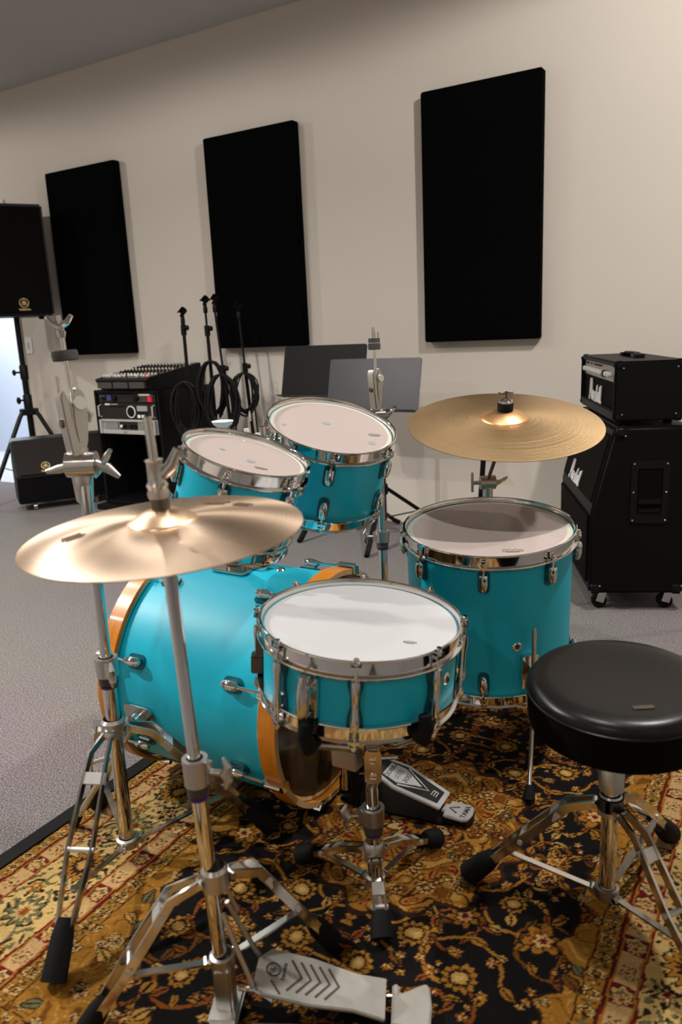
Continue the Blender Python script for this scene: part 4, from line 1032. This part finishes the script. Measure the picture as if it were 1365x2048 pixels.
# ================================================================== hardware
def az_of(p, b): return math.atan2(p[1] - b[1], p[0] - b[0])

def tripod(t, base, feet, zh, zl, m=CHROME_W, lw=.013, foot_h=.07, foot_r=.016, hubr=.022, rk=.62, foot_t=0.0, knee=.0, spread=.020, bolt=True):
    """double-braced legs: t at base (world), feet in world xy, hub height zh, lower collar zl"""
    base = V(*base)
    mb = MB(); mb.lathe([(hubr * .75, zh - .022), (hubr, zh - .018), (hubr, zh + .014), (hubr * .78, zh + .020)], 18)
    mb.build('leg_hub', CAST, t)
    MB().lathe([(hubr * .72, zl - .010), (hubr * .95, zl - .008), (hubr * .95, zl + .010), (hubr * .72, zl + .012)], 18).build('brace_collar', CAST, t)
    for f in feet:
        d = V(f[0] - base.x, f[1] - base.y, 0); r = d.length; d.normalize(); p = V(-d.y, d.x, 0)
        A = d * (hubr + .004) + V(0, 0, zh - .004); K = d * (hubr + .05) + V(0, 0, zh - .018 + knee); E = d * r + V(0, 0, RUGZ + .012)
        Mid = K.lerp(E, .45)
        mb = MB()
        for sg in (-1, 1):
            mb.bar([A + p * sg * .008, K + p * sg * (spread * .75), Mid + p * sg * spread, K.lerp(E, .8) + p * sg * spread * .55, E.lerp(K, .03) + p * sg * .003], .0045, lw, up=(0, 0, 1))
        mb.tube([A - p * .014, A + p * .014], .0055, 8)
        lg = mb.build('leg', m, t)
        MB().tube([Mid - p * (spread + .004), Mid + p * (spread + .004)], .005, 8).build('rivet', SILVER, lg); Q = K.lerp(E, .12); mb = MB()
        mb.box((0, 0, 0), (.022, spread * 1.9, .012), fr(Q, (E - K).cross(p), E - K)); mb.build('spacer', SILVER, lg)
        dd = (E - K).normalized(); G0 = E - dd * foot_h
        MB().tube([G0, G0.lerp(E, .3), E], [foot_r * .72, foot_r, foot_r * 1.12], 12).build('rubber_foot', RUBBER, lg)
        B = K.lerp(E, rk)
        mb = MB(); 
        mb.bar([d * hubr * .9 + V(0, 0, zl), B - V(0, 0, .004)], .012, .004, up=(0, 0, 1)); mb.tube([d * (hubr + .004) + V(0, 0, zl) - p * .009, d * (hubr + .004) + V(0, 0, zl) + p * .009], .006, 8)
        mb.build('brace', m, t)

def memory_clamp(t, c, r, side, h_=.034, band=True, wing=True):
    c = V(*c); s_ = V(*side).normalized()
    mb = MB(); mb.lathe([(r, -h_ / 2), (r * 1.5, -h_ / 2), (r * 1.55, h_ / 2), (r, h_ / 2)], 20, Matrix.Translation(c), closed=True); mb.box(c + s_ * r * 1.5, (r * .9, r * .9, h_ * .8))
    o = mb.build('height_clamp', CAST, t)
    if band: MB().lathe([(r * 1.01, -h_ / 2 - .02), (r * 1.3, -h_ / 2 - .018), (r * 1.3, -h_ / 2), (r * 1.01, -h_ / 2)], 20, Matrix.Translation(c), closed=True).build('nylon_bushing', INK, o)
    if band: MB().lathe([(r * 1.01, -h_ / 2 - .026), (r * 1.2, -h_ / 2 - .025), (r * 1.2, -h_ / 2 - .02), (r * 1.01, -h_ / 2 - .02)], 20, Matrix.Translation(c), closed=True).build('violet_ring', PURPLE, o)
    if wing:
        q = c + s_ * (r * 1.6); mb = MB(); mb.cyl(q, q + s_ * .022, .005, 10)
        e = q + s_ * .026
        mb.tube([e + V(0, 0, -.026), e + V(0, 0, -.012) + s_ * .006, e, e + V(0, 0, .012) + s_ * .006, e + V(0, 0, .026)], [.003, .007, .009, .007, .003], 8, M=None)
        mb.build('wing_bolt', CAST, o)

def tilter(t, c, up, right, s=1.0, long_=.13):
    """cast cymbal tilter body with side disc and wing"""
    c = V(*c); up = V(*up).normalized(); r = V(*right).normalized(); f = up.cross(r)
    q45 = Quaternion(up, R_(38)); r2 = q45 @ r
    M = fr(c, up, r2)
    mb = MB()
    mb.prism([(-.017 * s, -.012), (-.020 * s, .04), (-.021 * s, .098), (-.015 * s, .112), (-.009 * s, .098), (-.006 * s, .030), (.004 * s, -.014)], -.015 * s, .015 * s, M @ Matrix.Rotation(PI / 2, 4, 'X'))
    o = mb.build('tilter', CAST, t, bevel=.003)
    mb = MB(); mb.prism([(-.004 * s, -.004), (-.006 * s, .05), (-.002 * s, .100), (.006 * s, .114), (.016 * s, .110), (.022 * s, .092), (.021 * s, .06), (.014 * s, .012), (.006 * s, -.010)], -.012 * s, .012 * s, M @ Matrix.Rotation(PI / 2, 4, 'X')); mb.build('ratchet_body', CAST, o, bevel=.004)
    mb = MB(); mb.lathe([(0, .016 * s), (.0105 * s, .016 * s), (.0115 * s, .011 * s)], 20, M @ Matrix.Translation((.010 * s, 0, .083)) @ Matrix.Rotation(PI / 2, 4, 'X')); mb.build('pivot_disc', SILVER, o)
    mb = MB(); mb.lathe([(0, .0045), (.0075 * s, .004), (.0085 * s, 0)], 14, fr(M @ V(-.0195 * s, 0, .05), -r2)); mb.build('pivot_screw', DARKSTEEL, o)
    mb = MB(); q = M @ V(.020 * s, 0, .060)
    mb.tube([q + up * .016, q + r2 * .010, q - up * .014 + r2 * .004], [.003, .005, .003], 8); mb.build('teeth', CAST, o)
    # clamp drum below with wing nut
    b = c - up * .030
    mb = MB(); mb.tube([b - r * .024 * s, b + r * .024 * s], .021 * s, 20); mb.tube([b, b + up * .03], .014 * s, 14)
    o2 = mb.build('clamp_drum', CHROME_W, t)
    mb = MB(); w_ = b + r * .034 * s
    mb.tube([b + r * .022 * s, w_], .008, 10); mb.wing(w_, (up * .6 + r * .5 - f * .2), .034, .0075); mb.build('wing_nut', CHROME, o2)
    return o

def felts(t, c, up, r=.016, top=True):
    M = fr(V(*c), up)
    MB().lathe([(0, 0), (r, 0), (r * 1.02, .012), (r, .019), (0, .019)], 20, M).build('felt', FELT, t)
    if top: MB().lathe([(0, .021), (r * .98, .021), (r * .95, .034), (0, .034)], 20, M).build('felt', FELT, t)

# ---- stand without cymbal at the left
B1 = V(-1.165, .985, 0)
t = thing('cymbal_stand', 'chrome cymbal stand without cymbal at the left, blurred tilter on top', 'cymbal stand', B1, 'chrome cymbal stands')
l0 = lambda z, dx=0: V(0.010 * z + dx, -.004 * z, z)
tripod(t, B1, [(-1.035, .678), (-1.375, 1.09), (-.945, 1.204)], .325, .055, foot_h=.10, foot_r=.020, hubr=.025, lw=.015, spread=.024, knee=.0)
MB().cyl(l0(.05), l0(.455), .0145, 18).build('lower_tube', CHROME, t)
MB().cyl(l0(.40), l0(.835), .0118, 18).build('upper_tube', CHROME, t)
memory_clamp(t, l0(.462), .0148, (.8, -.5, -.0), .040)
mb = MB(); mb.cyl(l0(.475) + V(-.02, .02, 0), l0(.475) + V(-.045, .03, .0), .006); mb.build('hinge_bolt', CHROME, t)
MB().lathe([(.0125, .80), (.0165, .805), (.021, .862), (.016, .87)], 18, Matrix.Translation(l0(0))).build('neck', CAST, t)
tilter(t, l0(.905) + V(-.004, 0, 0), (-.10, .02, 1), (.857, .515, 0), 1.15)
mb = MB(); bq = l0(.872); mb.tube([bq + V(-.020, -.012, 0), bq + V(-.040, -.024, -.004), bq + V(-.060, -.036, -.008)], [.008, .0085, .0045], 10); mb.tube([bq + V(.022, .012, .004), bq + V(.040, .024, -.006), bq + V(.058, .034, -.024)], [.010, .0105, .005], 10); mb.build('wing_nut', CAST, t)
MB().cyl(l0(.99) + V(-.006, 0, 0), l0(1.148) + V(-.022, .004, 0), .0045, 12).build('top_rod', CHROME, t)
MB().cyl(l0(.985) + V(-.024, -.014, 0), l0(1.04) + V(-.026, -.014, 0), .0042, 10).build('short_rod', CHROME, t)
MB().lathe([(0, 0), (.023, 0), (.024, .010), (.023, .017), (0, .018)], 24, fr(l0(1.068) + V(-.014, .002, 0), (-.1, .02, 1))).build('felt', FELT, t)
mb = MB(); mb.lathe([(0, 0), (.006, 0), (.009, .01), (.006, .016), (0, .016)], 14, fr(l0(1.108) + V(-.018, .003, 0), (-.1, .02, 1))); wq = l0(1.128) + V(-.020, .003, 0)
mb.tube([wq, wq + V(.012, .007, .008), wq + V(.020, .012, .020)], [.006, .006, .004], 8); mb.tube([wq, wq + V(-.012, -.007, .008), wq + V(-.020, -.012, .020)], [.006, .006, .004], 8); mb.build('top_wing_nut', CHROME, t)

# ---- stand without cymbal behind the toms
B2 = V(-1.115, 2.10, 0)
t = thing('cymbal_stand', 'chrome cymbal stand without cymbal behind the far rack tom, grey felts on top', 'cymbal stand', B2, 'chrome cymbal stands')
tripod(t, B2, [(-1.36, 2.22), (-.99, 2.34), (-1.09, 1.84)], .25, .05, foot_h=.07, foot_r=.015, hubr=.02)
MB().cyl((0, 0, .045), (0, 0, .455), .0145, 18).build('lower_tube', CHROME, t)
MB().cyl((0, 0, .40), (0, 0, .815), .0118, 18).build('upper_tube', CHROME, t)
memory_clamp(t, (0, 0, .452), .0148, (-.85, -.5, 0), .036)
tilter(t, (-.003, 0, .868), (-.03, 0, 1), (.857, .515, 0), 1.0)
MB().cyl((-.004, 0, .96), (-.008, 0, 1.103), .0042, 12).build('top_rod', CHROME, t)
felts(t, (-.006, 0, 1.037), (0, 0, 1), .0185)
mb = MB(); mb.cyl((.006, .004, 1.070), (.006, .004, 1.088), .003, 8); mb.cyl((-.008, 0, 1.07), (-.008, 0, 1.092), .006, 8); mb.build('top_nut', CHROME, t)

# ---- ride cymbal and its stand
RC = V(-.662, 1.951, .841); RN = V(.117, -.199, .973).normalized()
def cymbal(name, label, c, n, r, m, bellm, bell_r, bell_h, bow):
    F = facing(c, n); t = thing(name, label, 'cymbal', F)
    def hgt(q):      # height above the rim plane
        return bow * (1 - ((q - bell_r) / (r - bell_r)) ** 1.6)
    N = 22; pr = []
    for k in range(N + 1): q = bell_r + (r - bell_r) * k / N; pr.append((q, hgt(q)))
    low = [(q, z - .0014) for q, z in pr[::-1]]
    MB().lathe(pr + low, 96, closed=True).build('bow', m, t, ang=70)
    pb = []
    for k in range(11):
        a = k / 10 * PI / 2; q = max(.006, bell_r * k / 10); pb.append((q, bow + bell_h * (1 - (q / bell_r) ** 2.3) * (1 - .25 * (q / bell_r) ** 6) if k < 10 else bow))
    MB().lathe(pb + [(q, z - .0014) for q, z in pb[::-1]], 64, closed=True).build('bell', bellm, t, ang=70)
    return t, bow + bell_h
rc, rz = cymbal('ride_cymbal', 'large aged bronze ride cymbal over the floor tom', RC, RN, .254, RIDE, RIDEBELL, .064, .021, .017)
B3 = V(-.775, 2.12, 0)
t = thing('cymbal_stand', 'chrome cymbal stand behind the floor tom carrying the ride cymbal', 'cymbal stand', B3, 'chrome cymbal stands')
tripod(t, B3, [(-.97, 2.30), (-.62, 2.36), (-.80, 1.86)], .22, .05, foot_h=.06, foot_r=.015, hubr=.02)
MB().cyl((0, 0, .045), (0, 0, .42), .0145, 18).build('lower_tube', CHROME, t)
MB().cyl((0, 0, .38), (.006, -.008, .62), .0115, 18).build('upper_tube', CHROME, t)
memory_clamp(t, (0, 0, .415), .0148, (.857, .515, 0), .036)
cq = V(-.764, 2.105, .648) - B3; rt = V(.857, .515, 0)
mb = MB(); mb.tube([cq - rt * .022, cq + rt * .022], .0205, 20); mb.tube([cq - V(0, 0, .045), cq - V(0, 0, .008)], .015, 16); mb.build('clamp_drum', CAST, t)
mb = MB(); mb.wing(cq + rt * .036, (.5, .3, .35), .026, .006); mb.tube([cq + rt * .02, cq + rt * .036], .007, 8); mb.build('wing_nut', CHROME, t)
mb = MB(); mb.tube([cq - rt * .02, cq - rt * .044], .006, 8); mb.bar([cq - rt * .045 - V(0, 0, .026), cq - rt * .045, cq - rt * .045 + V(0, 0, .03)], .012, .006, up=(rt.x, rt.y, 0)); mb.build('wing_bolt', CAST, t)
tp_ = RC + RN * (rz - .028) - B3
MB().tube([cq + V(0, 0, .004), tp_ - RN * .035, tp_ + RN * .075], [.0052, .0052, .0042], 12).build('tilted_rod', DARKSTEEL, t)
MB().lathe([(0, -.012), (.020, -.012), (.019, .004), (0, .004)], 20, fr(RC - B3 + RN * (rz - .018), RN)).build('lower_felt', FELT, t)
MB().lathe([(.0, .0005), (.0205, .0005), (.0205, .020), (.019, .022), (0, .022)], 24, fr(RC - B3 + RN * rz, RN)).build('felt', RUBBER, t)
mb = MB(); mb.lathe([(0, .022), (.0195, .022), (.018, .027), (.007, .034), (0, .034)], 20, fr(RC - B3 + RN * rz, RN)); 
FR_ = fr(RC - B3 + RN * (rz + .034), RN, (.857, .515, 0)) @ Matrix.Scale(1.2, 4); mb.prism([(-.017, .014), (-.010, .010), (0, .013), (.010, .010), (.016, .012), (.012, -.006), (-.012, -.006)], -.003, .003, FR_ @ Matrix.Rotation(PI / 2, 4, 'X')); mb.build('wing_nut', CHROME, t)

# ---- hi-hat: cymbal, stand with pedal
HC = V(-.762, .776, .833); HN = V(-.013, -.051, .999).normalized()
hc, hz = cymbal('hi_hat_cymbal', 'blurred bright bronze cymbal in the left foreground, on the hi-hat stand', HC, HN, .198, CRASH, CRASHBELL, .050, .018, .016)
def cym_mark(t, x, y, s, rot, bow=.017, r=.198, b=.046):
    q = math.hypot(x, y); z = bow * (1 - ((q - b) / (r - b)) ** 1.6)
    sl = -bow * 1.6 * ((q - b) / (r - b)) ** .6 / (r - b); d = V(x, y, 0).normalized()
    nrm = (V(0, 0, 1) - d * sl).normalized()
    mb = MB()
    for k, (a, w_) in enumerate(((-.5, .9), (-.1, 1.2), (.3, .8), (.65, 1.0))):
        mb.box((0, a * s * .55, .0006), (s * w_, s * .16, .0004)); mb.box((s * (.2 * k - .3), 0, .0006), (s * .14, s * (.5 + .1 * k), .0004))
    mb.build('printed_mark', FADED2, t, M=fr(V(x, y, z), nrm, (math.cos(R_(rot)), math.sin(R_(rot)), 0)), label='faded dark printed mark')
cym_mark(hc, -.122, -.006, .028, 20); cym_mark(hc, .085, .078, .034, 150); cym_mark(hc, .120, .050, .026, 150)
B4 = V(-.742, .790, 0)
t = thing('hi_hat_stand', 'chrome hi-hat stand with grey foot pedal in the left foreground', 'hi-hat stand', B4)
hp_ = lambda z: V(-.020 * z / .83, -.014 * z / .83, z)
MB().cyl(hp_(.075), hp_(.46), .0125, 18).build('lower_tube', CHROME, t)
MB().cyl(hp_(.40), hp_(.800), .0098, 18).build('upper_tube', CHROME, t)
memory_clamp(t, hp_(.452), .0130, (.95, .3, 0), .044)
MB().cyl(hp_(.79), hp_(.965), .0036, 12).build('pull_rod', CHROME, t)
MB().lathe([(0, .785), (.016, .785), (.0165, .80), (.013, .818), (0, .818)], 20, Matrix.Translation(hp_(.8) - V(0, 0, .8))).build('seat_cup', RUBBER, t)
ct = HC + HN * hz - B4
MB().lathe([(0, -.002), (.013, -.002), (.0135, .016), (0, .016)], 20, fr(ct, HN)).build('clutch_felt', DARKSTEEL, t)
mb = MB(); mb.lathe([(0, .016), (.0145, .016), (.016, .022), (.0135, .028), (.0155, .034), (.012, .040), (.011, .066), (.013, .070), (0, .070)], 18, fr(ct, HN))
rr_ = V(.857, .515, 0); q0 = ct + HN * .048
mb.build('clutch', CAST, t)
mb = MB(); mb.tube([q0 + rr_ * .010, q0 + rr_ * .024 + V(0, 0, .014), q0 + rr_ * .034 + V(0, 0, .036)], [.008, .009, .006], 10); mb.build('clutch_wing', CHROME_W, t)
MB().cyl(ct + HN * .06, ct + HN * .130, .0062, 14).build('rod_top', CHROME_W, t)
tripod(t, B4, [(-.905, .625), (-.655, .985)], .262, .105, foot_h=.075, foot_r=.018, hubr=.022, rk=.55, spread=.021, lw=.016)
# pedal frame and footboard running towards the drummer's seat
fd_ = V(.905, .425, 0).normalized(); fp = V(-fd_.y, fd_.x, 0)
mb = MB(); mb.box((0, 0, .056), (.030, .034, .092)); mb.box((0, 0, RUGZ + .008), (.05, .075, .014)); mb.build('pedal_frame', CAST, t, bevel=.004, M=fr((.004, -.004, 0), (0, 0, 1), fd_))
P0 = V(.028, .004, .105); 
for sg in (-1, 1):
    MB().tube([hp_(.205) + fp * sg * .014 + fd_ * .018, V(0, 0, .15) + fp * sg * .020 + fd_ * .03, V(0, 0, .085) + fp * sg * .030 + fd_ * .055], .0042, 8).build('linkage_rod', CAST, t)
MB().tube([V(0, 0, .185) + fd_ * .028 + fp * .016, V(0, 0, .24) + fd_ * .012 + fp * .01], .0035, 8).build('linkage_pin', CAST, t)
zt, zh_ = .088, .030
fb = fr(fd_ * .055 + V(0, 0, zt), (fd_ * (zt - zh_) / .24 + V(0, 0, 1)).normalized(), fd_ - V(0, 0, (zt - zh_) / .24))
poly = [(0, .022), (.02, .046), (.10, .046), (.18, .036), (.235, .040), (.235, -.040), (.18, -.036), (.10, -.046), (.02, -.046), (0, -.022)]
fb = fb @ Matrix.Diagonal((.92, 1, 1, 1))
fbo = MB().prism(poly, -.004, .003).build('footboard', PEDALGREY, t, M=fb, bevel=.0015)
for k in range(5):
    x = .060 + k * .017
    MB().bar([(x, .030, .0034), (x + .022, 0, .0034), (x, -.030, .0034)], .0042, .0012).build('chevron_groove', INK, fbo)
fork_emblem(fbo, Matrix.Translation((.030, .004, .0035)) @ Matrix.Rotation(R_(-90), 4, 'Z'), .0125, INK, False)
text('YAMAHA', .0085, INK, fbo, Matrix.Translation((.050, .004, .0034)) @ Matrix.Rotation(R_(90), 4, 'Z'), 'maker_name')
MB().bar([(.030, -.018, .0036), (.05, -.040, .0036)], .003, .001).build('chevron_groove', INK, fbo)
hl = fr(fd_ * .275 + V(0, 0, .028), (0, 0, 1), fd_)
MB().prism([(0, .040), (.012, .040), (.012, .020), (.055, .043), (.062, .038), (.065, .0), (.062, -.038), (.055, -.043), (0, -.040)], -.010, .003).build('heel_plate', PEDALGREY, t, M=hl, bevel=.003)
for sg in (-1, 1): MB().tube([fd_ * .05 + fp * sg * .035 + V(0, 0, RUGZ + .004), fd_ * .325 + fp * sg * .03 + V(0, 0, RUGZ + .004)], .0035, 8).build('base_rod', CHROME_W, t)
MB().tube([fd_ * .03 - fp * .02 + V(0, 0, .07), fd_ * .06 - fp * .034 + V(0, 0, .082), fd_ * .09 - fp * .044 + V(0, 0, .074)], .005, 8).build('hinge_pin', CHROME, t)

# ---- snare stand
B5 = V(-.652, 1.150, 0)
t = thing('snare_stand', 'chrome snare stand with black rubber tipped basket under the snare drum', 'snare stand', B5)
tripod(t, B5, [(-.60, 1.335), (-.835, 1.155), (-.575, 1.03)], .100, .032, foot_h=.045, foot_r=.019, hubr=.021, rk=.45, lw=.012, spread=.012)
MB().cyl((0, 0, .026), (0, 0, .155), .0155, 18).build('lower_tube', CHROME, t)
MB().cyl((0, 0, .14), (0, 0, .205), .0125, 18).build('upper_tube', DARKSTEEL, t)
memory_clamp(t, (0, 0, .178), .0150, (-.85, -.55, 0), .034, True, True)
mb = MB(); mb.tube([(0, 0, .185), (0, 0, .24), (.004, 0, .262)], [.0135, .0115, .012], 16); mb.build('neck', CHROME, t)
fw = V(.49, -.87, 0)
rg = V(.857, .515, 0)
mb = MB(); mb.prism([(-.016, -.038), (.016, -.038), (.017, .02), (.013, .034), (-.010, .036), (-.016, .02)], -.010, .010, fr(V(.004, 0, .296) + fw * .012, fw, rg)); kn = mb.build('ratchet_plate', CHROME_W, t, bevel=.004)
for q in (-.02, .014): MB().lathe([(0, .013), (.007, .012), (.0075, .009)], 14, fr(V(.004, 0, .296 + q) + fw * .012, fw, rg)).build('ratchet_bolt', CHROME, kn)
sb = SN_C - SN_N.normalized() * .150 - B5         # centre under the snare
hub_ = V(0, 0, .335)
mb = MB(); mb.tube([V(.002, 0, .30), hub_ + V(0, 0, .03)], .012, 14); mb.box(hub_ - rg * .045 + V(0, 0, -.03), (.055, .03, .038)); mb.build('basket_hub', CAST, t, bevel=.003)
mb = MB(); mb.wing(hub_ + rg * .03 - V(0, 0, .035), (rg.x, rg.y, 0), .022, .005); mb.build('basket_wing', CHROME, t)
for a in (-25, 33, 150):
    o = rg * math.sin(R_(a)) + fw * math.cos(R_(a))
    e = sb + o * .196
    ar = MB().tube([hub_ + V(0, 0, .02), hub_ + o * .09 + V(0, 0, .035), e + V(0, 0, -.012)], .0052, 10).build('basket_arm', CHROME_W, t)
    MB().tube([e - o * .022 + V(0, 0, -.016), e + o * .004 + V(0, 0, -.013), e + o * .014 + V(0, 0, .012), e + o * .010 + V(0, 0, .032)], [.0115, .0145, .0135, .011], 12).build('rubber_grip', RUBBER, ar)

# ---- bass drum pedal
KD = V(1, .02, 0).normalized(); KP = V(-KD.y, KD.x, 0)
K0 = V(-.870, 1.425, 0)
t = thing('kick_pedal', 'bass drum pedal with silver footboard clamped to the batter hoop', 'drum pedal', K0)
MB().prism([(0, .05), (.06, .06), (.265, .035), (.285, .02), (.285, -.02), (.265, -.035), (.06, -.06), (0, -.05)], RUGZ, RUGZ + .006, fr((0, 0, 0), (0, 0, 1), KD)).build('base_plate', BLACK, t, bevel=.002)
for sg in (-1, 1): MB().tube([KD * .045 + KP * sg * .052 + V(0, 0, .015), KD * .045 + KP * sg * .045 + V(0, 0, .215)], [.011, .008], 12).build('post', BLACK, t)
MB().tube([KD * .045 - KP * .055 + V(0, 0, .212), KD * .045 + KP * .055 + V(0, 0, .212)], .0075, 12).build('axle', CHROME, t)
MB().lathe([(0, -.01), (.026, -.01), (.028, 0), (.026, .01), (0, .01)], 20, fr(KD * .045 + V(0, 0, .212), KP)).build('cam', DARKSTEEL, t)
be = MB().tube([KD * .045 + V(0, 0, .21), KD * .060 + V(0, 0, .34)], .0042, 10).build('beater_shaft', CHROME, t)
MB().lathe([(0, -.026), (.018, -.024), (.024, 0), (.018, .024), (0, .026)], 18, fr(KD * .050 + V(0, 0, .345), KD)).build('beater', FELT, be)
MB().tube([KD * .075 + V(0, 0, .105), KD * .072 + V(0, 0, .21)], .006, 8).build('drive_chain', DARKSTEEL, t)
MB().tube([KD * .03 - KP * .07 + V(0, 0, .06), KD * .03 - KP * .07 + V(0, 0, .20)], .009, 12).build('spring', CHROME, t)
mb = MB(); mb.box((.0, 0, .03), (.03, .05, .05)); mb.build('hoop_clamp', BLACK, t, bevel=.004)
zt, zh_ = .105, .034; L_ = .235   # footboard rise
fu = (KD * L_ - V(0, 0, zt - zh_)).normalized(); fb = fr(KD * .06 + V(0, 0, zt), fu.cross(KP) if (fu.cross(KP)).z > 0 else KP.cross(fu), fu)
fb = fb @ Matrix.Diagonal((.84, 1.14, 1, 1))
fo = MB().prism([(0, .026), (.03, .032), (.10, .044), (.235, .030), (.235, -.030), (.10, -.044), (.03, -.032), (0, -.026)], -.005, .002).build('footboard', STEELPLATE, t, M=fb, bevel=.0015)
MB().prism([(.012, .018), (.04, .024), (.10, .034), (.222, .020), (.222, -.020), (.10, -.034), (.04, -.024), (.012, -.018)], .002, .0026).build('dark_inlay', DKPANEL, fo)
MB().prism([(.055, .022), (.10, .026), (.165, .0), (.10, -.026), (.055, -.022)], .0026, .0034).build('shield', STEELPLATE, fo)
MB().bar([(.105, .030, .003), (.185, 0, .003), (.105, -.030, .003)], .005, .0012).build('chevron', STEELPLATE, fo); MB().bar([(.02, .016, .003), (.035, 0, .003), (.02, -.016, .003)], .004, .0012).build('chevron', STEELPLATE, fo)
Rz = Matrix.Rotation(R_(90), 4, 'Z')
text('COBRA', .017, INK, fo, Matrix.Translation((.068, 0, .0036)) @ Rz, 'model_name', ext=.0003, bold=.0003)
text('300', .020, INK, fo, Matrix.Translation((.118, 0, .0036)) @ Rz, 'model_number', ext=.0003)
mb = MB()
for k in range(2): mb.tube([(.088 + .008 * k + .003 * math.sin(j * 2.2), -.016 + j * .0032, .0036) for j in range(11)], .0006, 5)
mb.build('signature', INK, fo)
mb = MB()
for x in (.196, .203, .210): mb.bar([(x, -.008, .0032), (x, .008, .0032)], .0028, .0012)
mb.bar([(.196, .008, .0032), (.210, .008, .0032)], .0028, .0012); mb.build('emblem', STEELPLATE, fo)
hp2 = fr(KD * .255 + V(0, 0, .026), (0, 0, 1), KD)
hh2 = MB().prism([(0, .014), (-.010, .014), (-.010, -.014), (0, -.014), (0, -.030), (.045, -.030), (.056, -.024), (.060, 0), (.056, .024), (.045, .030), (0, .030)], 0, .008).build('heel_plate', STEELPLATE, t, M=hp2, bevel=.002)
text('TAMA', .017, INK, hh2, Matrix.Translation((.044, 0, .0084)) @ Rz, 'maker_name', ext=.0003, bold=.0003)
MB().bar([(.026, .012, .0084), (.006, 0, .0084), (.026, -.012, .0084)], .004, .0008).build('chevron', INK, hh2)
MB().prism([(0, .03), (.055, .03), (.062, 0), (.055, -.03), (0, -.03)], RUGZ + .005, .026, fr(KD * .255, (0, 0, 1), KD)).build('heel_block', BLACK, t, bevel=.002)

# ---- drum throne
B6 = V(-.236, 1.290, 0)
t = thing('drum_throne', 'round black vinyl drum throne on chrome tripod legs', 'stool', B6)
tripod(t, B6, [(-.498, 1.262), (-.165, 1.575), (-.03, 1.135)], .245, .060, foot_h=.075, foot_r=.021, hubr=.023, rk=.62, lw=.017, spread=.017)
MB().cyl((0, 0, .045), (0, 0, .275), .0155, 18).build('lower_tube', CHROME, t)
MB().cyl((0, 0, .24), (0, 0, .40), .0125, 18).build('upper_tube', DARKSTEEL, t)
mb = MB(); mb.lathe([(.013, .272), (.022, .275), (.0235, .318), (.021, .322), (.013, .322)], 20); mb.wing((-.024, -.01, .318), (-.4, -.3, .5), .016, .005); mb.build('height_clamp', CAST, t)
MB().lathe([(0, .262), (.023, .262), (.023, .236), (0, .236)], 18).build('bushing', RUBBER, t)
sN = V(.008, -.07, .998); SC = V(.006, .012, .0)
SM = fr(SC + V(0, 0, .400), sN, (1, 0, 0))
MB().prism(rrect(.16, .10, .01), -.012, 0).build('seat_bracket', BLACK, t, M=SM)
mb = MB(); mb.lathe([(0, 0), (.148, 0), (.155, .006), (.1575, .03), (.1575, .068)], 72); mb.build('seat_side', VELVET, t, M=SM)
top = [(.1575, .068), (.1585, .072), (.1570, .079), (.1505, .087), (.138, .0915), (.118, .0915), (.085, .0885), (.04, .086), (0, .0855)]
st_ = MB().lathe(top, 72).build('seat_cushion', VINYL, t, M=SM, ang=60)
mb = MB(); ring = [(.1583 * math.cos(2 * PI * k / 72), .1583 * math.sin(2 * PI * k / 72), .0695) for k in range(72)]; mb.tube(ring, .0022, 6, closed=True); mb.build('piping', VINYL, t, M=SM)
pz = [(-.030, 0, 0), (.030, 0, 0)]
mb = MB(); mb.prism(rrect(.034, .010, .0035), 0, .0022); mb.build('maker_plate', DARKSTEEL, t, M=SM @ Matrix.Translation((.052, -.082, .0895)) @ Matrix.Rotation(R_(30), 4, 'Z'), label='small metal plate on the seat top')
